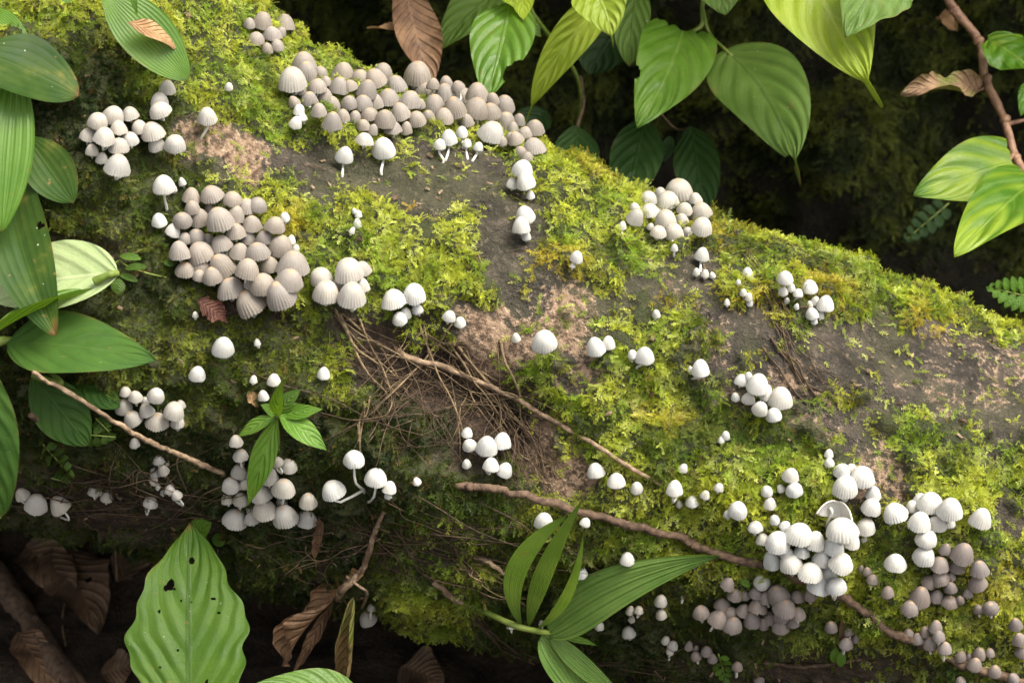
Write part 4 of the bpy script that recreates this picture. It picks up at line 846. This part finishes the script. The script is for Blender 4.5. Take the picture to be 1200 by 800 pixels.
strand('stem', p, [(826, -14, 1.33), (823, 10, 1.335), (822, 30, 1.34), (806, 40, 1.335)], .0016, .0012, M_STALK)
strand('stem', p, [(823, 10, 1.335), (832, 40, 1.34), (858, 66, 1.32)], .0012, .001, M_STALK)
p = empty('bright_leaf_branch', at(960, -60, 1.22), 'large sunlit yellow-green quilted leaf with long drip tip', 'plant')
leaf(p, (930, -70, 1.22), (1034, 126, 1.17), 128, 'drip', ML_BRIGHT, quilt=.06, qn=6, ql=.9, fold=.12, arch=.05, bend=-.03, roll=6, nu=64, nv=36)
p = empty('hanging_leaf', at(1090, -40, 1.2), 'pale green torn-edged leaf overlapping the sunlit drip-tip leaf', 'leaf')
leaf(p, (1080, -50, 1.19), (992, 44, 1.16), 96, 'ovate', ML_BIG, roll=-10, quilt=.03, ragged=.10, bend=-.08, arch=.06)
# right: woody vine with variegated leaves
p = empty('woody_vine', at(1105, -30, 1.32), 'reddish-brown jointed vine with variegated yellow-green leaves', 'vine')
VP = [(1096, -30, 1.33), (1118, 12, 1.33), (1147, 48, 1.325), (1156, 92, 1.32), (1178, 140, 1.31), (1190, 185, 1.30), (1212, 220, 1.29)]
strand('stem', p, VP, .0028, .0024, M_VINE, 60, 10, .0003)
for q in VP[1:-1]:
    c = pt(q); nx = pt((q[0] + 6, q[1] + 12, q[2])) - c; child('node', *tube([c - nx * .35, c - nx * .1, c + nx * .1, c + nx * .35], [.0024, .0036, .0036, .0024], 10), M_VINE, p)
leaf(p, (1186, 190, 1.285), (1070, 230, 1.26), 84, 'heart', ML_VAR, quilt=.05, qn=3.2, ql=1.2, lobe=.12, fold=.10, arch=.04, roll=-6, nu=50, nv=30)
leaf(p, (1212, 212, 1.25), (1118, 300, 1.19), 84, 'heart', ML_VAR, quilt=.05, qn=3.2, ql=1.2, lobe=.1, fold=.14, arch=.04, roll=8, nu=50, nv=30)
leaf(p, (1158, 48, 1.31), (1215, 88, 1.29), 62, 'ovate', ML_VAR, quilt=.06, qn=5, wav=.12, ragged=.06)
leaf(p, (1212, 96, 1.31), (1196, 136, 1.30), 26, 'ovate', ML_VAR)
leaf(p, (1146, 105, 1.315), (1056, 108, 1.29), 40, 'ovate', mat_dead('dead_leaf_patchy', (.16, .09, .05), (.38, .24, .14), .1, .6), curl=1.2, wav=.25, ragged=.18, arch=.08, nu=44, nv=24, label='withered brown leaf curled on the vine')
strand('stem', p, [(1156, 100, 1.32), (1150, 105, 1.318), (1144, 106, 1.315)], .0012, .001, M_VINE)
strand('stem', p, [(1188, 180, 1.30), (1183, 187, 1.29), (1180, 190, 1.285)], .0013, .001, M_VINE)
strand('stem', p, [(1178, 146, 1.31), (1195, 142, 1.31), (1215, 138, 1.31)], .0014, .0012, M_VINE)
d1 = leaf(None, (1100, 20, 1.40), (1122, 38, 1.385), 22, 'ovate', MD_TAN, curl=1., ragged=.2, wav=.2, name='dead_leaf_scrap'); tag(d1, 'crumpled tan dead leaf scrap behind the jointed vine', 'dead leaf')
# dead brown leaf hanging behind the crest
p = empty('hanging_dead_leaf', at(480, -30, 1.31), 'large brown dead leaf with folded flap hanging behind the crest troop', 'dead leaf')
leaf(p, (474, -20, 1.30), (506, 100, 1.27), 62, 'ellip', MD_BROWN, curl=.9, wav=.08, arch=.05, bend=-.03, nu=44, nv=24, roll=-10)
leaf(p, (484, 44, 1.285), (430, 34, 1.28), 24, 'lance', MD_TAN, curl=.8, wav=.1, roll=40, name='flap')
# fern fronds
def fern(label, base, tip, wpx, mat, pairs=7, depth_=None):
    p = empty('fern_frond', pt(base), label, 'fern'); B, T = base, tip
    strand('stalk', p, [B, tuple((B[i] + T[i]) / 2 for i in range(3)), T], .0006, .0003, M_STALK)
    dx, dy = T[0] - B[0], T[1] - B[1]; L = math.hypot(dx, dy); tx, ty = dx / L, dy / L
    for k in range(pairs):
        f = (k + .7) / (pairs + .3); c = [B[i] + (T[i] - B[i]) * f for i in range(3)]; w_ = wpx / 2 * math.sin(math.pi * (.2 + .8 * f) ** .9 * .98 + .04) + 1
        for sg in (-1, 1): leaf(p, tuple(c), (c[0] - ty * sg * w_ + tx * w_ * .45, c[1] + tx * sg * w_ + ty * w_ * .45, c[2] - .002), max(3.2, L / pairs * 1.0), 'ellip', mat, nu=10, nv=6, name='leaflet', ragged=.15)
    return p
fern('small green fern frond poking over the mossy ridge', (1225, 352, 1.235), (1156, 336, 1.23), 40, ML_FRESH, 7)
fern('dim fern frond in the hollow below the variegated leaf', (1112, 238, 1.40), (1058, 284, 1.39), 30, ML_DARK, 6)
fern('tiny lobed fern frond at the foot of the log', (842, 766, .006), (852, 800, .012), 22, ML_FRESH, 5)
for k, (b_, t_, w_) in enumerate([((86, 508, .004), (136, 512, .010), 26), ((112, 490, .004), (128, 506, .012), 22), ((50, 520, .004), (86, 560, .012), 24), ((60, 560, .003), (82, 566, .01), 20)]):
    fern('filmy fern frond on the dark log under the fuzzy leaves', b_, t_, w_, ML_MID, 5)['group'] = 'filmy ferns under the fuzzy leaves'
# small leaf pairs
p = empty('leaflet_pair', at(985, 760, .002), 'twin oval green leaflets with a red-brown scrap near the log foot', 'sprout')
leaf(p, (980, 757, .004), (976, 776, .008), 11, 'ellip', ML_FRESH, nu=14, nv=8); leaf(p, (988, 761, .004), (984, 781, .008), 11, 'ellip', ML_FRESH, nu=14, nv=8)
leaf(p, (986, 722, .006), (984, 757, .006), 9, 'lance', MD_BROWN, nu=14, nv=8, curl=.8, name='dry_scrap')
p = empty('leaflet_sprout', at(866, 680, .002), 'single small green leaflet by the purplish cluster', 'sprout')
leaf(p, (867, 678, .004), (879, 688, .01), 9, 'ellip', ML_FRESH, nu=14, nv=8)
d1 = leaf(None, (232, 352, .004), (268, 378, .006), 26, 'ovate', mat_dead('dead_leaf_red', (.05, .018, .012), (.13, .05, .03)), wav=.2, ragged=.3, name='red_dead_leaf'); tag(d1, 'dark red-brown dead leaf under the large round cluster', 'dead leaf')
d1 = leaf(None, (291, 458, .004), (304, 478, .006), 14, 'ovate', MD_TAN, wav=.2, ragged=.2, name='dead_leaf_scrap'); tag(d1, 'rust-coloured dead leaf scrap behind the seedling', 'dead leaf')

# stalks that carry the plants beyond the picture: up to the added overhang, onto the log or down to the ground
def carry(name, start, to, r=.0016, mat=M_STALK):
    p = next(o for o in COL.objects if o.name == name and o.parent is None); A = pt(start)
    if to == 'bank': h = BB.ray_cast(A, Vector((.05, .30, 1)).normalized()); B = h[0] if h[0] is not None else A + Vector((0, .15, .35))
    elif to == 'ground': h = GB.ray_cast(A, Vector((0, .1, -1)).normalized()); B = h[0]
    else: B = BV.find_nearest(A)[0]
    B = B + (B - A).normalized() * .006; M = (A + B) / 2 + Vector((.012, -.010, .0)); strand('stem', p, [A, M, B], r, r * 1.25, mat, 20)
for nm_, st_, to_ in [('quilted_vine', (619, -12, 1.31), 'bank'), ('quilted_vine', (592, -18, 1.33), 'bank'), ('yellow_leaf_shoot', (722, -10, 1.27), 'bank'), ('yellow_leaf_shoot', (690, -22, 1.25), 'bank'), ('drip_tip_vine', (826, -14, 1.33), 'bank'), ('drip_tip_vine', (836, -28, 1.32), 'bank'),
                      ('bright_leaf_branch', (930, -70, 1.22), 'bank'), ('hanging_leaf', (1080, -50, 1.19), 'bank'), ('dark_oval_vine', (748, -20, 1.36), 'bank'), ('strap_leaf_plant', (-30, 40, 1.09), 'log'), ('strap_leaf_plant', (6, 160, 1.10), 'log'),
                      ('hairy_leaf_plant', (38, 440, 1.09), 'log'), ('crinkled_leaf_plant', (222, 955, 1.158), 'ground'), ('holed_leaf_plant', (430, 830, 1.12), 'ground')]:
    carry(nm_, st_, to_)
carry('woody_vine', (1096, -30, 1.33), 'bank', .0028, M_VINE); carry('woody_vine', (1212, 220, 1.29), 'log', .0022, M_VINE); carry('hanging_dead_leaf', (474, -20, 1.30), 'bank', .0012, M_ROOT)

# ---------------------------------------------------------------- roots on the log
def root(label, name, px, r0, r1, mat, off=.002, wob=.0004, n=70, seed=3):
    o = strand(name, None, [(x, y, off if len(q) < 1 else q[0]) for x, y, *q in [(a[0], a[1], *a[2:]) for a in px]], r0, r1, mat, n, 9, wob, seed); return tag(o, label, 'root')
root('thin grey-tan root running diagonally down the bark', 'thin_root', [(455, 404, -.006), (478, 417, .006), (520, 428, .007), (560, 446, .006), (602, 466, .004), (650, 494, .003), (690, 515, .003), (730, 542, .003), (765, 562, .002), (785, 574, -.004)], .0016, .0010, M_ROOT)
root('long brown gnarled root crossing the log side under the white row', 'thick_root', [(515, 552, -.008), (540, 564, .002), (580, 572, .006), (640, 588, .006), (700, 603, .005), (750, 618, .006), (800, 630, .005), (830, 648, .005), (880, 656, .004), (930, 675, .003), (985, 698, .004), (1040, 735, .004), (1090, 762, .004), (1150, 785, .003), (1230, 805, .002)], .0020, .0024, M_ROOTD, wob=.0009, n=170)
root('slender horizontal rootlet across the log foot', 'thin_root', [(895, 776, .003), (935, 779, .004), (975, 777, .004), (1010, 772, .003)], .0012, .0009, M_ROOTD, n=30)
root('pale broken stalk stub beside the moss tuft', 'dead_stalk', [(508, 682, .004), (530, 698, .010), (560, 712, .012)], .0016, .0016, M_ROOT, n=20)
root('curved bare rootlet near the log foot beside the palm', 'thin_root', [(555, 652, .002), (575, 658, .006), (592, 672, .004)], .0014, .001, M_ROOT, n=20)
for k, (a, b_) in enumerate([((385, 385), (470, 460)), ((470, 460), (440, 520))]):
    pass
def fine_roots(name, label, specs, mat, seed):
    rnd = random.Random(seed); V = []; F = []
    for (x0, y0, x1, y1, sx, sy, n, r, loft) in specs:
        for k in range(n):
            ax0, ay0 = x0 + rnd.gauss(0, sx), y0 + rnd.gauss(0, sy); bx0, by0 = x1 + rnd.gauss(0, sx * 1.3), y1 + rnd.gauss(0, sy * 1.3); m = 5; pts = []
            ph = rnd.uniform(0, 6.3); am = rnd.uniform(2, 12); l = loft * rnd.uniform(.2, 1.2)
            for i in range(m + 1):
                f = i / m; x = ax0 + (bx0 - ax0) * f + am * math.sin(ph + f * rnd.uniform(2.5, 5)); y = ay0 + (by0 - ay0) * f + am * .6 * math.cos(ph + f * 4); pp, pn, pd = surf(x, y)
                if pp is None: break
                pts.append(pp + pn * (l * math.sin(math.pi * f) + .0008))
            if len(pts) < 4: continue
            C = resample(pts, 18); q = r * rnd.choice((.45, .55, .7, 1., 1.25)); tv, tf = tube(C, [q * (1 - .5 * i / 17) for i in range(18)], 5); o = len(V); V += tv; F += [tuple(o + i for i in f) for f in tf]
    o = obj(name, V, F, mat); return tag(o, label, 'roots', kind='stuff')
fine_roots('fine_roots', 'tangle of fine pale rootlets hanging over the hollow under the bark edge',
           [(480, 400, 500, 460, 45, 18, 15, .0005, .008), (390, 375, 470, 460, 10, 8, 4, .0007, .003), (540, 400, 620, 510, 14, 8, 8, .0007, .006), (560, 440, 600, 520, 25, 14, 16, .0004, .006), (440, 470, 420, 540, 18, 12, 6, .0005, .005),
            (450, 400, 500, 420, 40, 12, 10, .0004, .005), (540, 660, 590, 700, 20, 10, 8, .0006, .006), (400, 640, 380, 680, 30, 12, 6, .0006, .006), (620, 545, 665, 560, 12, 8, 4, .0006, .005)], M_FINE, 5)
fine_roots('dark_fine_roots', 'dark hair-like rootlets matted on the log side',
           [(490, 450, 520, 500, 60, 30, 90, .0003, .006), (590, 500, 630, 570, 18, 18, 34, .0004, .006), (460, 620, 520, 660, 90, 24, 60, .0004, .006), (120, 560, 150, 600, 70, 20, 60, .0004, .006), (380, 720, 400, 780, 60, 30, 30, .0004, .006), (700, 770, 760, 790, 80, 15, 30, .0004, .006), (560, 720, 600, 800, 20, 12, 12, .0007, .008)], M_FINED, 6)
fine_roots('climbing_rootlets', 'dark branching rootlets creeping over the mossy ridge', [(885, 285, 955, 440, 12, 14, 7, .0005, .002), (905, 400, 970, 460, 16, 14, 8, .0006, .002), (985, 310, 880, 275, 26, 14, 6, .0004, .004), (880, 280, 900, 400, 12, 14, 5, .0004, .003)], M_FINED, 8)

# ---------------------------------------------------------------- litter in the hollow
def gpt(px, py, off=0.):
    h = GB.ray_cast(CAM, ray(px, py).normalized()); P = h[0] if h[0] is not None else at(px, py, 1.4); return (P + Vector((0, 0, off)) - CAM).dot(fv)
LIT = [(30, 640, 90, 700, 60, 'dull dead leaf flat on the ground under the log, beside the thick branch'), (75, 645, 115, 740, 80, 'large dark dead leaf with a hole in the hollow under the log'), (140, 680, 185, 620, 46, 'folded brown dead leaf standing behind the crinkled leaf'), (20, 740, 70, 820, 44, 'brown skeletonised dead leaf at the lower end of the thick branch'), (120, 790, 165, 780, 50, 'grey-brown dead leaf beside the crinkled leaf tip'), (290, 690, 330, 660, 50, 'dark dead leaf between crinkled and rolled leaves'), (470, 780, 520, 800, 60, 'dark dead leaf on the ground under the hanging moss')]
for x0, y0, x1, y1, wd, lb in LIT:
    o = leaf(None, (x0, y0, gpt(x0, y0, .010)), (x1, y1, gpt(x1, y1, .012)), wd, 'ovate', MD_DARK if wd != 44 else MD_BROWN, wav=.12, arch=.05, ragged=.06, face=.85, name='litter_leaf', holes=[(.5, .3, .03, .12)] if wd == 80 else ()); tag(o, lb, 'dead leaf')
for pts, r0, r1, lb in [([(-30, 640), (20, 710), (60, 770), (100, 840)], .009, .008, 'thick dark fallen branch lying in the hollow'), ([(40, 726), (70, 770), (110, 820)], .0045, .004, 'thinner greyish branch beside the thick fallen branch'), ([(80, 690), (73, 725), (77, 756)], .0008, .0006, 'thin pale straw on the dead leaves')]:
    P = [at(x, y, gpt(x, y, r0)) for x, y in pts]; o = strand('fallen_branch', None, P, r0, r1, M_ROOTD if r0 > .002 else M_FINE, 40, 10, r0 * .06); tag(o, lb, 'branch')
o = strand('hanging_root', None, [(132, 590, .0), (135, 630, 1.21), (137, 680, 1.23)], .0012, .0008, M_ROOTD, 20); tag(o, 'thin root hanging straight down from the log underside', 'root')

# ---------------------------------------------------------------- crumbs of bark and leaf caught on the log
def debris():
    X, Y, moss, tan, soil = zones(LP); vis = ((X > -100) & (X < 1300) & (Y > -100) & (Y < 900)).astype(float)
    Q, N = sample_tris(LP, LF, vis * (.25 + .75 * (1 - moss)), 1500); N = outward(Q, N); V = []; F = []; rnd = random.Random(11); MI = []
    for q, n in zip(Q, N):
        n = Vector(n); t = n.orthogonal().normalized(); t.rotate(Matrix.Rotation(rnd.uniform(0, 6.3), 3, n)); b = n.cross(t); q = Vector(q) + n * rnd.uniform(.0002, .0022); t = (t + n * rnd.uniform(-.3, .3)).normalized()
        l = rnd.uniform(.0006, .0022); w_ = l * rnd.uniform(.25, .7); h = l * rnd.uniform(.1, .25); mi = 1 if rnd.random() < .45 else 0
        if rnd.random() < .08: l *= 3.5; w_ = .0003; h = .0003
        i = len(V)
        V += [q - t * l - b * w_ * .5, q + t * l * .7 - b * w_, q + t * l + b * w_ * .6, q - t * l * .8 + b * w_, q + n * h - t * l * .4, q + n * h + t * l * .5]
        f = [(i, i + 1, i + 5, i + 4), (i + 1, i + 2, i + 5), (i + 2, i + 3, i + 4, i + 5), (i + 3, i, i + 4)]; F += f; MI += [mi] * 4
    o = obj('bark_crumbs', V, F, [M_ROOTD, M_ROOT], None, False); o.data.polygons.foreach_set('material_index', MI); tag(o, 'loose crumbs of bark and dry leaf scattered over the log', 'debris', kind='stuff')
debris()
